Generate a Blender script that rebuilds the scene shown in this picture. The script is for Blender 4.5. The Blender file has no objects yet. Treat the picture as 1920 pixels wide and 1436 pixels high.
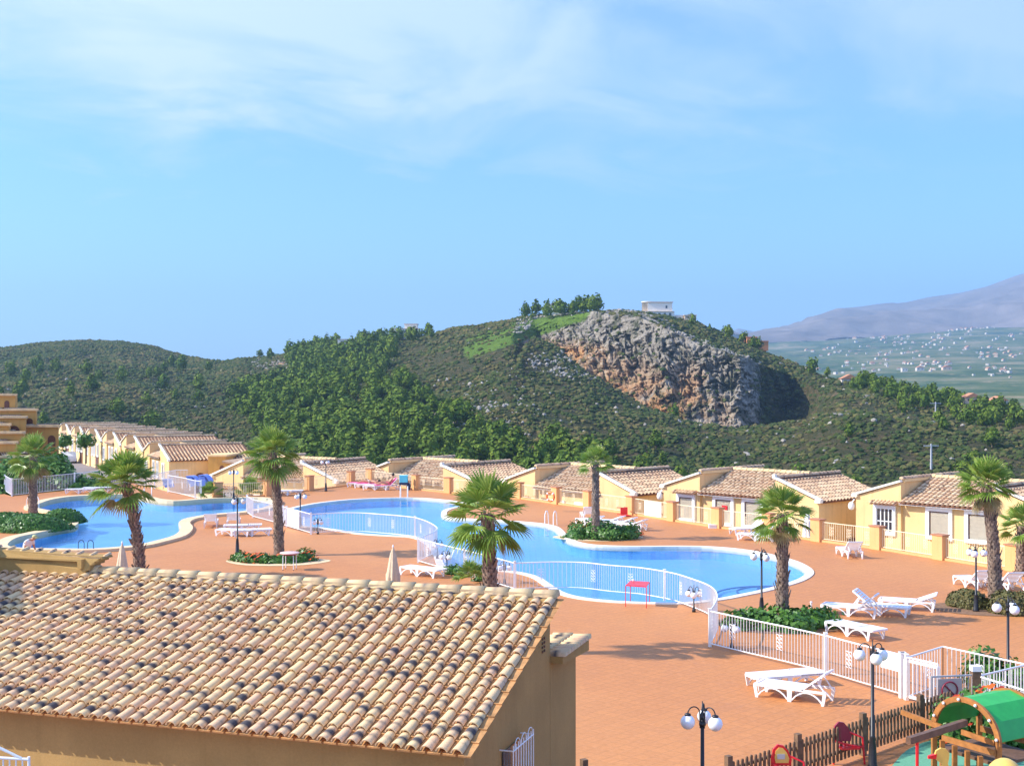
import bpy, bmesh, math, random
import numpy as np
from mathutils import Vector, Matrix, noise as mnoise
random.seed(7); NR = np.random.RandomState(11)
R = math.radians; PI = math.pi
scene = bpy.context.scene
COL = scene.collection
FP = 2400.0; HC = 8.0; HOR = 717.0
def G(u, v, z=0.0):
    """ground point seen at photo pixel (u,v), on the level plane z"""
    Y = FP*(HC-z)/(v-HOR)
    return Vector(((u-960)/FP*Y, Y, z))
def P(u, v, Y):
    return Vector(((u-960)/FP*Y, Y, HC-(v-HOR)*Y/FP))
# ------------------------------------------------------------------ mesh builder
class MB:
    def __init__(s): s.v=[]; s.f=[]; s.m=[]; s.s=[]; s.t=[]
    def add(s, vs, fs, mat=0, smooth=False, tint=(0.5,0.5,0.5)):
        o=len(s.v); s.v.extend([tuple(p) for p in vs])
        if tint and isinstance(tint[0],(tuple,list)): s.t.extend(tint)
        else: s.t.extend([tint]*len(vs))
        for f in fs: s.f.append([i+o for i in f]); s.m.append(mat); s.s.append(smooth)
        return s
    def box(s, c, d, rz=0, mat=0, M=None, tint=(0.5,0.5,0.5)):
        x,y,z=[k/2 for k in d]
        vs=[Vector((a*x,b*y,e*z)) for a in(-1,1) for b in(-1,1) for e in(-1,1)]
        if rz: vs=[Matrix.Rotation(rz,3,'Z')@p for p in vs]
        if M: vs=[M@p for p in vs]
        vs=[p+Vector(c) for p in vs]
        return s.add(vs,[(0,1,3,2),(4,6,7,5),(0,4,5,1),(2,3,7,6),(0,2,6,4),(1,5,7,3)],mat,tint=tint)
    def beam(s, p, q, w, h, mat=0, up=(0,0,1), tint=(0.5,0.5,0.5)):
        p=Vector(p); q=Vector(q); d=(q-p).normalized(); up=Vector(up)
        if abs(d.dot(up))>0.98: up=Vector((1,0,0))
        a=d.cross(up).normalized(); b=a.cross(d).normalized()
        vs=[]
        for c in (p,q):
            for (i,j) in ((-1,-1),(1,-1),(1,1),(-1,1)): vs.append(c+a*(i*w/2)+b*(j*h/2))
        return s.add(vs,[(0,3,2,1),(4,5,6,7),(0,1,5,4),(1,2,6,5),(2,3,7,6),(3,0,4,7)],mat,tint=tint)
    def tube(s, path, r, n=8, mat=0, smooth=True, caps=True, sx=1.0, tint=(0.5,0.5,0.5)):
        path=[Vector(p) for p in path]; k=len(path)
        if not hasattr(r,'__len__'): r=[r]*k
        vs=[]; ref=None
        for i,p in enumerate(path):
            d=(path[min(i+1,k-1)]-path[max(i-1,0)])
            d=d.normalized() if d.length>1e-9 else Vector((0,0,1))
            if ref is None:
                ref=Vector((1,0,0)) if abs(d.x)<0.9 else Vector((0,1,0))
            a=(ref-d*ref.dot(d)).normalized(); ref=a; b=d.cross(a)
            for j in range(n):
                t=2*PI*j/n; vs.append(p+a*(math.cos(t)*r[i]*sx)+b*(math.sin(t)*r[i]))
        fs=[]
        for i in range(k-1):
            for j in range(n):
                j2=(j+1)%n; fs.append((i*n+j,i*n+j2,(i+1)*n+j2,(i+1)*n+j))
        s.add(vs,fs,mat,smooth,tint)
        if caps:
            s.add([vs[j] for j in range(n)],[tuple(reversed(range(n)))],mat,tint=tint)
            s.add([vs[(k-1)*n+j] for j in range(n)],[tuple(range(n))],mat,tint=tint)
        return s
    def lathe(s, prof, c=(0,0,0), n=16, mat=0, smooth=True):
        vs=[];fs=[];c=Vector(c)
        for (r,z) in prof:
            for j in range(n):
                t=2*PI*j/n; vs.append(c+Vector((math.cos(t)*r,math.sin(t)*r,z)))
        for i in range(len(prof)-1):
            for j in range(n):
                j2=(j+1)%n; fs.append((i*n+j,i*n+j2,(i+1)*n+j2,(i+1)*n+j))
        fs.append(tuple(reversed(range(n)))); fs.append(tuple((len(prof)-1)*n+j for j in range(n)))
        return s.add(vs,fs,mat,smooth)
    def ball(s, c, r, n=12, mat=0, sq=(1,1,1)):
        prof=[]; m=max(5,n//2+1)
        vs=[];fs=[];c=Vector(c)
        for i in range(1,m):
            a=PI*i/m
            for j in range(n):
                t=2*PI*j/n; vs.append(c+Vector((math.sin(a)*math.cos(t)*r*sq[0],math.sin(a)*math.sin(t)*r*sq[1],-math.cos(a)*r*sq[2])))
        vs.append(c+Vector((0,0,-r*sq[2]))); vs.append(c+Vector((0,0,r*sq[2])))
        for i in range(m-2):
            for j in range(n):
                j2=(j+1)%n; fs.append((i*n+j,i*n+j2,(i+1)*n+j2,(i+1)*n+j))
        b=len(vs)-2
        for j in range(n):
            j2=(j+1)%n; fs.append((b,j2,j)); fs.append((b+1,(m-2)*n+j,(m-2)*n+j2))
        return s.add(vs,fs,mat,True)
    def extr(s, poly, vec, mat=0, tint=(0.5,0.5,0.5)):
        poly=[Vector(p) for p in poly]; vec=Vector(vec); n=len(poly)
        vs=poly+[p+vec for p in poly]
        fs=[tuple(reversed(range(n))),tuple(range(n,2*n))]+[(i,(i+1)%n,(i+1)%n+n,i+n) for i in range(n)]
        return s.add(vs,fs,mat,tint=tint)
    def quad(s,a,b,c,d,mat=0,tint=(0.5,0.5,0.5)): return s.add([a,b,c,d],[(0,1,2,3)],mat,tint=tint)
    def build(s, name, mats, parent=None, loc=None, rz=0, tint=True):
        me=bpy.data.meshes.new(name)
        me.from_pydata(s.v,[],s.f)
        if not isinstance(mats,(list,tuple)): mats=[mats]
        for m in mats: me.materials.append(m)
        me.polygons.foreach_set('material_index',s.m)
        me.polygons.foreach_set('use_smooth',s.s)
        if tint:
            at=me.attributes.new('tint','FLOAT_COLOR','POINT')
            a=np.ones((len(s.v),4),dtype=np.float32); a[:,:3]=np.array(s.t,dtype=np.float32)
            at.data.foreach_set('color',a.ravel())
        me.update()
        bm=bmesh.new(); bm.from_mesh(me); bmesh.ops.recalc_face_normals(bm,faces=bm.faces) if len(s.f)<60000 else None
        bm.to_mesh(me); bm.free()
        o=bpy.data.objects.new(name,me); COL.objects.link(o)
        if parent: o.parent=parent
        if loc is not None: o.location=loc
        if rz: o.rotation_euler=(0,0,rz)
        return o
def np_mesh(name, V, F, mats, tint=None, smooth=False, midx=None, parent=None):
    """V (n,3), F (m,k) uniform polygons"""
    me=bpy.data.meshes.new(name); n=len(V); m,k=F.shape
    me.vertices.add(n); me.vertices.foreach_set('co',V.astype(np.float32).ravel())
    me.loops.add(m*k); me.loops.foreach_set('vertex_index',F.astype(np.int32).ravel())
    me.polygons.add(m); me.polygons.foreach_set('loop_start',np.arange(0,m*k,k,dtype=np.int32))
    me.polygons.foreach_set('loop_total',np.full(m,k,dtype=np.int32))
    if not isinstance(mats,(list,tuple)): mats=[mats]
    for a in mats: me.materials.append(a)
    if midx is not None: me.polygons.foreach_set('material_index',midx.astype(np.int32))
    me.polygons.foreach_set('use_smooth',np.full(m,smooth))
    if tint is not None:
        at=me.attributes.new('tint','FLOAT_COLOR','POINT')
        a=np.ones((n,4),dtype=np.float32); a[:,:3]=tint
        at.data.foreach_set('color',a.ravel())
    me.update(calc_edges=True); me.validate()
    o=bpy.data.objects.new(name,me); COL.objects.link(o)
    if parent: o.parent=parent
    return o
def tag(o,label=None,cat=None,group=None,kind=None):
    if label: o['label']=label
    if cat: o['category']=cat
    if group: o['group']=group
    if kind: o['kind']=kind
    return o
def thing(name,label,cat,loc=(0,0,0),rz=0,group=None):
    o=bpy.data.objects.new(name,None); COL.objects.link(o); o.empty_display_size=0.3
    o.location=loc; o.rotation_euler=(0,0,rz); return tag(o,label,cat,group)
def dup(root,loc,rz,label=None,group=None,scale=None):
    r=root.copy(); COL.objects.link(r); r.location=loc; r.rotation_euler=(0,0,rz)
    if scale: r.scale=scale if hasattr(scale,'__len__') else (scale,)*3
    if label: r['label']=label
    if group: r['group']=group
    for ch in list(root.children):
        c=ch.copy(); COL.objects.link(c); c.parent=r
        for g in list(ch.children):
            d=g.copy(); COL.objects.link(d); d.parent=c
    return r
def curve_sheet(name, outer, holes, z, mat, thick=0.0):
    """flat sheet with holes, thick>0 gives it a depth below z"""
    cu=bpy.data.curves.new(name+'_outline','CURVE'); cu.dimensions='2D'; cu.fill_mode='BOTH'
    for poly in [outer]+holes:
        sp=cu.splines.new('POLY'); sp.points.add(len(poly)-1)
        for i,p in enumerate(poly): sp.points[i].co=(p[0],p[1],0,1)
        sp.use_cyclic_u=True
    cu.extrude=thick/2
    tmp=bpy.data.objects.new('tmp',cu); COL.objects.link(tmp)
    dg=bpy.context.evaluated_depsgraph_get()
    me=bpy.data.meshes.new_from_object(tmp.evaluated_get(dg)); me.name=name
    bpy.data.objects.remove(tmp)
    for v in me.vertices: v.co.z+=z-thick/2
    me.materials.clear(); me.materials.append(mat)
    for p in me.polygons: p.use_smooth=False
    o=bpy.data.objects.new(name,me); COL.objects.link(o); return o
def smooth_closed(pts, sub=4):
    out=[]; n=len(pts)
    for i in range(n):
        p0,p1,p2,p3=[pts[(i+k)%n] for k in (-1,0,1,2)]
        for j in range(sub):
            t=j/sub
            out.append(0.5*((2*p1)+(-p0+p2)*t+(2*p0-5*p1+4*p2-p3)*t*t+(-p0+3*p1-3*p2+p3)*t**3))
    return out
def smooth_open(pts, sub=4):
    out=[]; n=len(pts)
    for i in range(n-1):
        p0=pts[max(i-1,0)];p1=pts[i];p2=pts[i+1];p3=pts[min(i+2,n-1)]
        for j in range(sub):
            t=j/sub
            out.append(0.5*((2*p1)+(-p0+p2)*t+(2*p0-5*p1+4*p2-p3)*t*t+(-p0+3*p1-3*p2+p3)*t**3))
    out.append(pts[-1]); return out
def offset_closed(pts,d):
    n=len(pts); out=[]
    area=sum(pts[i].x*pts[(i+1)%n].y-pts[(i+1)%n].x*pts[i].y for i in range(n))
    sg=1 if area>0 else -1
    for i in range(n):
        t=(pts[(i+1)%n]-pts[i-1]); t.z=0; t.normalize()
        out.append(pts[i]+Vector((t.y,-t.x,0))*d*sg)
    return out
# ------------------------------------------------------------------ materials
class NT:
    def __init__(s,name):
        s.m=bpy.data.materials.new(name); s.m.use_nodes=True; s.t=s.m.node_tree; s.n=s.t.nodes; s.l=s.t.links
        s.b=s.n['Principled BSDF']; s.out=s.n['Material Output']
    def new(s,t,**k):
        x=s.n.new(t)
        for a,b in k.items():
            if a in x.inputs.keys(): x.inputs[a].default_value=b
            else: setattr(x,a,b)
        return x
    def link(s,a,b): s.l.new(a,b)
    def coord(s,kind='Object'): return s.new('ShaderNodeTexCoord').outputs[kind]
    def noise(s,scale,detail=4,vec=None,rough=0.5,dist=0):
        x=s.new('ShaderNodeTexNoise'); x.inputs['Scale'].default_value=scale; x.inputs['Detail'].default_value=detail
        x.inputs['Roughness'].default_value=rough; x.inputs['Distortion'].default_value=dist
        s.link(vec if vec is not None else s.coord(),x.inputs['Vector']); return x.outputs['Fac']
    def ramp(s,fac,stops):
        x=s.new('ShaderNodeValToRGB'); cr=x.color_ramp
        while len(cr.elements)<len(stops): cr.elements.new(0.5)
        for e,(p,c) in zip(cr.elements,stops): e.position=p; e.color=tuple(c)+(1,) if hasattr(c,'__len__') else (c,c,c,1)
        s.link(fac,x.inputs['Fac']); return x.outputs['Color']
    def mix(s,f,a,b,mode='MIX'):
        x=s.new('ShaderNodeMix'); x.data_type='RGBA'; x.blend_type=mode
        for k,val in ((0,f),(6,a),(7,b)):
            if hasattr(val,'is_output') or hasattr(val,'links'): s.link(val,x.inputs[k])
            elif hasattr(val,'__len__'): x.inputs[k].default_value=tuple(val)+(1,)
            else: x.inputs[k].default_value=val
        return x.outputs[2]
    def math(s,op,a,b=None,c=None,clamp=False):
        x=s.new('ShaderNodeMath',operation=op); x.use_clamp=clamp
        for i,val in enumerate((a,b,c)):
            if val is None: continue
            if isinstance(val,(int,float)): x.inputs[i].default_value=val
            else: s.link(val,x.inputs[i])
        return x.outputs[0]
    def bump(s,h,strength=0.3,dist=0.02):
        x=s.new('ShaderNodeBump'); x.inputs['Strength'].default_value=strength; x.inputs['Distance'].default_value=dist
        s.link(h,x.inputs['Height']); s.link(x.outputs['Normal'],s.b.inputs['Normal'])
    def attr(s,name='tint'):
        a=s.new('ShaderNodeAttribute'); a.attribute_name=name
        x=s.new('ShaderNodeSeparateColor'); s.link(a.outputs['Color'],x.inputs[0]); return x.outputs
    def col(s,c):
        if hasattr(c,'__len__'): s.b.inputs['Base Color'].default_value=tuple(c)+(1,)
        else: s.link(c,s.b.inputs['Base Color'])
def plain(name,c,rough=0.5,var=0.12,scale=6,bump=0.0,metal=0.0,spec=0.5,bscale=40):
    n=NT(name); n.b.inputs['Roughness'].default_value=rough; n.b.inputs['Metallic'].default_value=metal
    n.b.inputs['Specular IOR Level'].default_value=spec
    if var>0:
        f=n.noise(scale,5); lo=tuple(k*(1-var) for k in c); hi=tuple(min(1,k*(1+var)) for k in c)
        n.col(n.ramp(f,[(0.3,lo),(0.7,hi)]))
    else: n.col(c)
    if bump: n.bump(n.noise(bscale,3),bump,0.01)
    return n.m
def stucco(name,c,weather=0.15):
    n=NT(name); n.b.inputs['Roughness'].default_value=0.9; n.b.inputs['Specular IOR Level'].default_value=0.2
    f=n.noise(0.9,6); g=n.noise(25,3)
    a=n.ramp(f,[(0.25,tuple(k*(1-weather) for k in c)),(0.75,tuple(min(1,k*(1+weather*0.5)) for k in c))])
    b=n.mix(0.25,a,n.ramp(g,[(0.3,tuple(k*0.75 for k in c)),(0.7,tuple(min(1,k*1.2) for k in c))]))
    # rain streaks running down the render
    mp=n.new('ShaderNodeMapping'); mp.inputs['Scale'].default_value=(2.2,2.2,0.12); n.link(n.coord(),mp.inputs['Vector'])
    st=n.noise(1.6,4,mp.outputs[0],0.6)
    b=n.mix(n.math('MULTIPLY',n.math('MULTIPLY_ADD',st,6,-3.2,clamp=True),0.22),b,tuple(k*0.5 for k in c))
    n.col(b); n.bump(n.noise(60,4),0.35,0.01); return n.m
M={}
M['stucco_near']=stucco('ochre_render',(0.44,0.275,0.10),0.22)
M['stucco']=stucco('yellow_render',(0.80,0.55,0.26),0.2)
M['stucco_pale']=stucco('pale_yellow_render',(0.84,0.60,0.30))
M['stucco_ochre']=stucco('dark_ochre_render',(0.62,0.35,0.10))
M['pier']=stucco('orange_pier_render',(0.80,0.43,0.18))
M['cap']=plain('terracotta_capping',(0.46,0.20,0.10),0.8)
M['white']=plain('white_paint',(0.86,0.86,0.85),0.35,0.04)
M['rail']=plain('white_railing_paint',(0.88,0.87,0.85),0.4,0.05)
M['rail_cream']=plain('cream_railing_paint',(0.88,0.74,0.50),0.5,0.06)
M['plastic']=plain('white_plastic',(0.88,0.88,0.89),0.35,0.04)
M['grey']=plain('grey_metal',(0.45,0.45,0.47),0.45,0.08)
M['black']=plain('black_cast_iron',(0.018,0.018,0.022),0.4,0.2)
M['glass_dark']=plain('dark_window_glass',(0.03,0.035,0.045),0.08,0.1,spec=0.8)
M['curtain']=plain('cream_shutter',(0.72,0.66,0.54),0.6,0.05)
M['lav']=plain('pale_window_blind',(0.70,0.70,0.76),0.6,0.05)
M['wood']=plain('honey_wood',(0.38,0.15,0.035),0.6,0.25,8)
M['wood_dark']=plain('dark_brown_wood',(0.16,0.085,0.05),0.6,0.25,8)
M['wood_fence']=plain('weathered_brown_wood',(0.17,0.10,0.055),0.8,0.35,7)
M['door']=plain('varnished_brown_door',(0.14,0.05,0.025),0.5,0.2)
M['red']=plain('red_plastic',(0.75,0.02,0.03),0.35,0.08)
M['maroon']=plain('maroon_board',(0.28,0.02,0.05),0.5,0.1)
M['pink']=plain('pink_towel',(0.85,0.09,0.28),0.9,0.12)
M['cyan']=plain('turquoise_towel',(0.12,0.62,0.80),0.9,0.1)
M['navy']=plain('navy_fabric',(0.02,0.035,0.10),0.8,0.15)
M['orange']=plain('orange_plastic',(0.90,0.22,0.05),0.4,0.08)
M['yellow']=plain('yellow_board',(0.80,0.52,0.12),0.45,0.08)
M['blue']=plain('blue_canvas',(0.22,0.35,0.85),0.6,0.1)
M['greenroof']=plain('green_plastic_sheet',(0.03,0.42,0.07),0.4,0.1,5)
M['rubber']=plain('green_rubber_floor',(0.13,0.36,0.22),0.9,0.15,30)
M['canvas']=plain('beige_canvas',(0.62,0.50,0.34),0.9,0.12)
M['orange_blossom']=None
M['pinktop']=plain('pale_pink_tabletop',(0.85,0.56,0.48),0.4,0.06)
M['skin']=plain('tanned_skin',(0.50,0.26,0.16),0.6,0.08)
M['hair']=plain('dark_hair',(0.025,0.018,0.014),0.7,0.2)
M['shirt']=plain('white_cotton',(0.80,0.80,0.80),0.9,0.06)
M['capgreen']=plain('sun_bleached_cap',(0.50,0.50,0.25),0.9,0.1)
M['coping_beige']=stucco('beige_stone_coping',(0.80,0.60,0.36),0.12)
M['gable_white']=plain('cream_white_paint',(0.86,0.80,0.68),0.6,0.06)
M['coping_white']=stucco('white_stone_coping',(0.84,0.76,0.66),0.08)
M['asphalt']=plain('grey_asphalt',(0.22,0.19,0.19),0.9,0.12,2)
M['car']=plain('white_car_paint',(0.75,0.75,0.78),0.25,0.03)
M['tyre']=plain('black_tyre',(0.02,0.02,0.02),0.8,0.1)
M['soil']=plain('brown_soil',(0.24,0.13,0.07),0.95,0.3,10,0.3)
def m_globe():
    n=NT('opal_globe'); n.col((0.88,0.88,0.90)); n.b.inputs['Roughness'].default_value=0.25
    n.b.inputs['Subsurface Weight'].default_value=0.15; return n.m
M['globe']=m_globe()
def m_tiles(name, pale, mid, dark, amt, noise_scale=3.0):
    """fired clay: every tile its own tone, many flashed dark over part of their length"""
    n=NT(name); n.b.inputs['Roughness'].default_value=0.85; n.b.inputs['Specular IOR Level'].default_value=0.2
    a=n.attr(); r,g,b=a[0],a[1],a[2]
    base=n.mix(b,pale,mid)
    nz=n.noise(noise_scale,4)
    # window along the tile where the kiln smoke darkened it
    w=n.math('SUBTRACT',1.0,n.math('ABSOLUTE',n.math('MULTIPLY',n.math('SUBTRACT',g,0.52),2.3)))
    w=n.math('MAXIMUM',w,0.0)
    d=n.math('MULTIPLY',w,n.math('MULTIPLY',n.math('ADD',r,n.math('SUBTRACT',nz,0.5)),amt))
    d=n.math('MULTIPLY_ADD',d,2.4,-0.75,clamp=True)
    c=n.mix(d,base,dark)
    f=n.noise(40,4); c=n.mix(0.35,c,n.mix(f,n.mix(0.5,c,(0.05,0.04,0.03)),c))
    li=n.noise(7,5,rough=0.7); c=n.mix(n.math('MULTIPLY',n.math('GREATER_THAN',li,0.62),0.25),c,(0.30,0.27,0.16))
    n.col(c); n.bump(f,0.3,0.01); return n.m
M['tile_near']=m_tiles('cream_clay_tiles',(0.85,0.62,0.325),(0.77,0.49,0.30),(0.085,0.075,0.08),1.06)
M['pan_near']=plain('orange_pan_tiles',(0.50,0.25,0.09),0.9,0.3,6,0.3)
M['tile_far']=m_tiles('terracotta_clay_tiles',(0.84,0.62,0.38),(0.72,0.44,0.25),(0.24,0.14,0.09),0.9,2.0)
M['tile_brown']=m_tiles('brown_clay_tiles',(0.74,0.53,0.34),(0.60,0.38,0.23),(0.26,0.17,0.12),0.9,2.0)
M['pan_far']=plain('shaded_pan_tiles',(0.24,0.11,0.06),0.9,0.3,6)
M['ridge_cap']=m_tiles('ridge_cap_tiles',(0.80,0.58,0.31),(0.70,0.48,0.26),(0.20,0.17,0.15),0.8,2.0)
M['mortar']=stucco('ridge_mortar',(0.55,0.40,0.24),0.3)
def m_deck():
    n=NT('terracotta_paving'); n.b.inputs['Roughness'].default_value=0.62; n.b.inputs['Specular IOR Level'].default_value=0.35
    mp=n.new('ShaderNodeMapping'); mp.inputs['Rotation'].default_value=(0,0,R(43)); n.link(n.coord(),mp.inputs['Vector'])
    br=n.new('ShaderNodeTexBrick'); n.link(mp.outputs[0],br.inputs['Vector'])
    br.offset=0.0; br.inputs['Scale'].default_value=1.0; br.inputs['Brick Width'].default_value=0.33; br.inputs['Row Height'].default_value=0.33
    br.inputs['Mortar Size'].default_value=0.012; br.inputs['Mortar Smooth'].default_value=0.3
    br.inputs['Color1'].default_value=(0.55,0.205,0.050,1); br.inputs['Color2'].default_value=(0.48,0.175,0.043,1); br.inputs['Mortar'].default_value=(0.34,0.125,0.04,1)
    big=n.noise(0.10,5); c=n.mix(n.math('MULTIPLY',big,0.5),br.outputs['Color'],(0.60,0.245,0.075))
    st=n.noise(0.45,7,rough=0.7,dist=0.6); c=n.mix(n.math('MULTIPLY',n.math('MULTIPLY_ADD',st,5,-2.6,clamp=True),0.42),c,(0.42,0.17,0.075))
    s2=n.noise(1.6,8,rough=0.75); c=n.mix(n.math('MULTIPLY',n.math('MULTIPLY_ADD',s2,9,-5.6,clamp=True),0.35),c,(0.30,0.13,0.07))
    s3=n.noise(0.06,3); c=n.mix(n.math('MULTIPLY',n.math('MULTIPLY_ADD',s3,5,-2.3,clamp=True),0.35),c,(0.70,0.33,0.11))
    sm=n.noise(9,3); c=n.mix(0.12,c,n.ramp(sm,[(0.3,(0.3,0.12,0.06)),(0.7,(0.9,0.5,0.3))]))
    n.col(c); n.bump(br.outputs['Fac'],-0.25,0.006); return n.m
M['deck']=m_deck()
def m_basin():
    n=NT('pool_mosaic'); n.b.inputs['Roughness'].default_value=0.5
    f=n.noise(0.25,3); c=n.ramp(f,[(0.3,(0.20,0.60,0.97)),(0.7,(0.26,0.66,1.0))])
    br=n.new('ShaderNodeTexBrick'); n.link(n.coord(),br.inputs['Vector']); br.offset=0; br.inputs['Scale'].default_value=1
    br.inputs['Brick Width'].default_value=0.3; br.inputs['Row Height'].default_value=0.3; br.inputs['Mortar Size'].default_value=0.01
    c=n.mix(n.math('MULTIPLY',br.outputs['Fac'],0.55),c,(0.12,0.42,0.85)); n.col(c)
    return n.m
M['basin']=m_basin()
M['basin_line']=plain('dark_blue_step_tiles',(0.05,0.16,0.42),0.5,0.1)
def m_water():
    n=NT('pool_water_surface'); n.n.remove(n.b)
    tr=n.new('ShaderNodeBsdfTransparent'); tr.inputs['Color'].default_value=(0.93,0.98,1.0,1)
    gl=n.new('ShaderNodeBsdfGlossy'); gl.inputs['Roughness'].default_value=0.03; gl.inputs['Color'].default_value=(1,1,1,1)
    fr=n.new('ShaderNodeFresnel'); fr.inputs['IOR'].default_value=1.33
    w=n.new('ShaderNodeTexNoise'); w.inputs['Scale'].default_value=2.2; w.inputs['Detail'].default_value=3
    mp=n.new('ShaderNodeMapping'); mp.inputs['Scale'].default_value=(1,1.6,1); n.link(n.coord(),mp.inputs['Vector']); n.link(mp.outputs[0],w.inputs['Vector'])
    bp=n.new('ShaderNodeBump'); bp.inputs['Strength'].default_value=0.30; bp.inputs['Distance'].default_value=0.05
    n.link(w.outputs['Fac'],bp.inputs['Height']); n.link(bp.outputs['Normal'],gl.inputs['Normal'])
    mx=n.new('ShaderNodeMixShader'); n.link(n.math('MULTIPLY',fr.outputs[0],0.55),mx.inputs[0]); n.link(tr.outputs[0],mx.inputs[1]); n.link(gl.outputs[0],mx.inputs[2])
    n.link(mx.outputs[0],n.out.inputs['Surface']); return n.m
M['water']=m_water()
def m_leaf(name,a,b,c,trans=0.25,rough=0.5,spec=0.35):
    n=NT(name); n.b.inputs['Roughness'].default_value=rough; n.b.inputs['Specular IOR Level'].default_value=spec
    at=n.attr(); cc=n.ramp(at[0],[(0.0,a),(0.5,b),(1.0,c)])
    n.col(cc)
    tl=n.new('ShaderNodeBsdfTranslucent'); n.link(n.mix(0.0,cc,cc),tl.inputs['Color'])
    mx=n.new('ShaderNodeMixShader'); mx.inputs[0].default_value=trans
    n.link(n.b.outputs[0],mx.inputs[1]); n.link(tl.outputs[0],mx.inputs[2]); n.link(mx.outputs[0],n.out.inputs['Surface']); return n.m
M['palm']=m_leaf('palm_frond',(0.10,0.19,0.03),(0.22,0.34,0.05),(0.48,0.52,0.14),0.3,0.35)
M['palm_dry']=m_leaf('dry_palm_frond',(0.30,0.22,0.10),(0.45,0.36,0.17),(0.60,0.50,0.26),0.2,0.7)
M['pine']=m_leaf('pine_needles',(0.060,0.115,0.016),(0.115,0.180,0.022),(0.22,0.27,0.035),0.15,0.8,0.1)
M['scrub']=m_leaf('scrub_leaves',(0.032,0.060,0.015),(0.075,0.095,0.026),(0.18,0.135,0.055),0.08,0.9,0.1)
M['hedge']=m_leaf('hedge_leaves',(0.035,0.10,0.015),(0.07,0.18,0.025),(0.16,0.30,0.05),0.2,0.4)
M['hedge_brown']=m_leaf('rusty_hedge_leaves',(0.05,0.07,0.02),(0.12,0.11,0.03),(0.22,0.15,0.05),0.15,0.6)
M['flower']=m_leaf('red_orange_flowers',(0.30,0.02,0.01),(0.65,0.08,0.01),(0.85,0.22,0.02),0.15,0.6)
M['bark']=plain('brown_bark',(0.13,0.09,0.06),0.9,0.3,10)
def m_trunk():
    n=NT('palm_trunk_bark'); n.b.inputs['Roughness'].default_value=0.9; at=n.attr()
    c=n.ramp(at[0],[(0,(0.07,0.045,0.035)),(0.45,(0.18,0.115,0.08)),(1,(0.46,0.34,0.24))])
    f=n.noise(18,4); n.col(n.mix(0.4,c,n.ramp(f,[(0.3,(0.06,0.04,0.03)),(0.7,(0.45,0.34,0.26))]))); n.bump(f,0.5,0.02); return n.m
M['trunk']=m_trunk()
def m_rock():
    n=NT('hillside_soil_and_rock'); n.b.inputs['Roughness'].default_value=0.95; n.b.inputs['Specular IOR Level'].default_value=0.1
    a=n.attr(); oc=n.coord()
    f1=n.noise(0.05,8,oc,0.65); f2=n.noise(0.35,6,oc,0.7)
    base=n.ramp(f2,[(0.30,(0.050,0.065,0.020)),(0.50,(0.105,0.090,0.036)),(0.64,(0.21,0.145,0.08)),(0.74,(0.38,0.33,0.26))])
    base=n.mix(n.math('MULTIPLY_ADD',f1,3,-1.1,clamp=True),base,(0.05,0.075,0.03))
    # limestone face
    mp=n.new('ShaderNodeMapping'); mp.inputs['Scale'].default_value=(0.22,0.16,0.26); n.link(oc,mp.inputs['Vector'])
    r1=n.noise(1.0,9,mp.outputs[0],0.72,0.8); r2=n.noise(0.045,5,oc,0.6,0.5)
    grey=n.ramp(r1,[(0.30,(0.16,0.14,0.12)),(0.42,(0.34,0.30,0.25)),(0.55,(0.48,0.42,0.34)),(0.70,(0.66,0.58,0.46))])
    org=n.ramp(r1,[(0.30,(0.26,0.14,0.07)),(0.44,(0.56,0.29,0.13)),(0.58,(0.74,0.41,0.17)),(0.72,(0.78,0.57,0.36))])
    om=n.math('MULTIPLY',n.math('MULTIPLY_ADD',r2,8,-3.2,clamp=True),a[2],clamp=True)
    rock=n.mix(om,grey,org)
    veg=n.math('MULTIPLY_ADD',n.noise(0.14,8,oc,0.7),9,-4.5,clamp=True)
    rock=n.mix(n.math('MULTIPLY',veg,0.85),rock,(0.06,0.075,0.03))
    edge=n.math('MULTIPLY_ADD',n.math('ADD',a[0],n.math('MULTIPLY',n.math('SUBTRACT',f2,0.5),1.2)),4,-1.5,clamp=True)
    c=n.mix(edge,base,rock)
    gr=n.math('MULTIPLY_ADD',n.math('ADD',a[1],n.math('MULTIPLY',n.math('SUBTRACT',f2,0.5),1.0)),5,-2.0,clamp=True)
    c=n.mix(gr,c,n.ramp(f2,[(0.3,(0.08,0.15,0.02)),(0.7,(0.20,0.31,0.05))]))
    n.col(c); n.bump(n.noise(1.3,10,oc,0.78),1.0,1.6); return n.m
M['hill']=m_rock()
def m_valley():
    n=NT('valley_woodland'); n.b.inputs['Roughness'].default_value=1.0; n.b.inputs['Specular IOR Level'].default_value=0.0
    f=n.noise(0.006,8,None,0.65); g=n.noise(0.03,6,None,0.7)
    c=n.ramp(f,[(0.38,(0.03,0.07,0.03)),(0.50,(0.09,0.13,0.05)),(0.62,(0.22,0.20,0.11))])
    c=n.mix(n.math('MULTIPLY_ADD',g,8,-4.5,clamp=True),c,(0.38,0.28,0.19)); n.col(c); return n.m
M['valley']=m_valley()
def m_mount():
    n=NT('mountain_limestone_scrub'); n.b.inputs['Roughness'].default_value=1.0; n.b.inputs['Specular IOR Level'].default_value=0.0
    f=n.noise(0.004,9,None,0.7)
    n.col(n.ramp(f,[(0.35,(0.15,0.12,0.11)),(0.5,(0.20,0.165,0.15)),(0.68,(0.29,0.24,0.22))])); return n.m
M['mount']=m_mount()
M['far_wall']=plain('whitewashed_wall',(0.62,0.56,0.49),0.9,0.05)
M['hill_wall']=plain('bright_white_wall',(0.86,0.80,0.70),0.9,0.05)  # brighter white base colour for the hilltop houses
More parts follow.
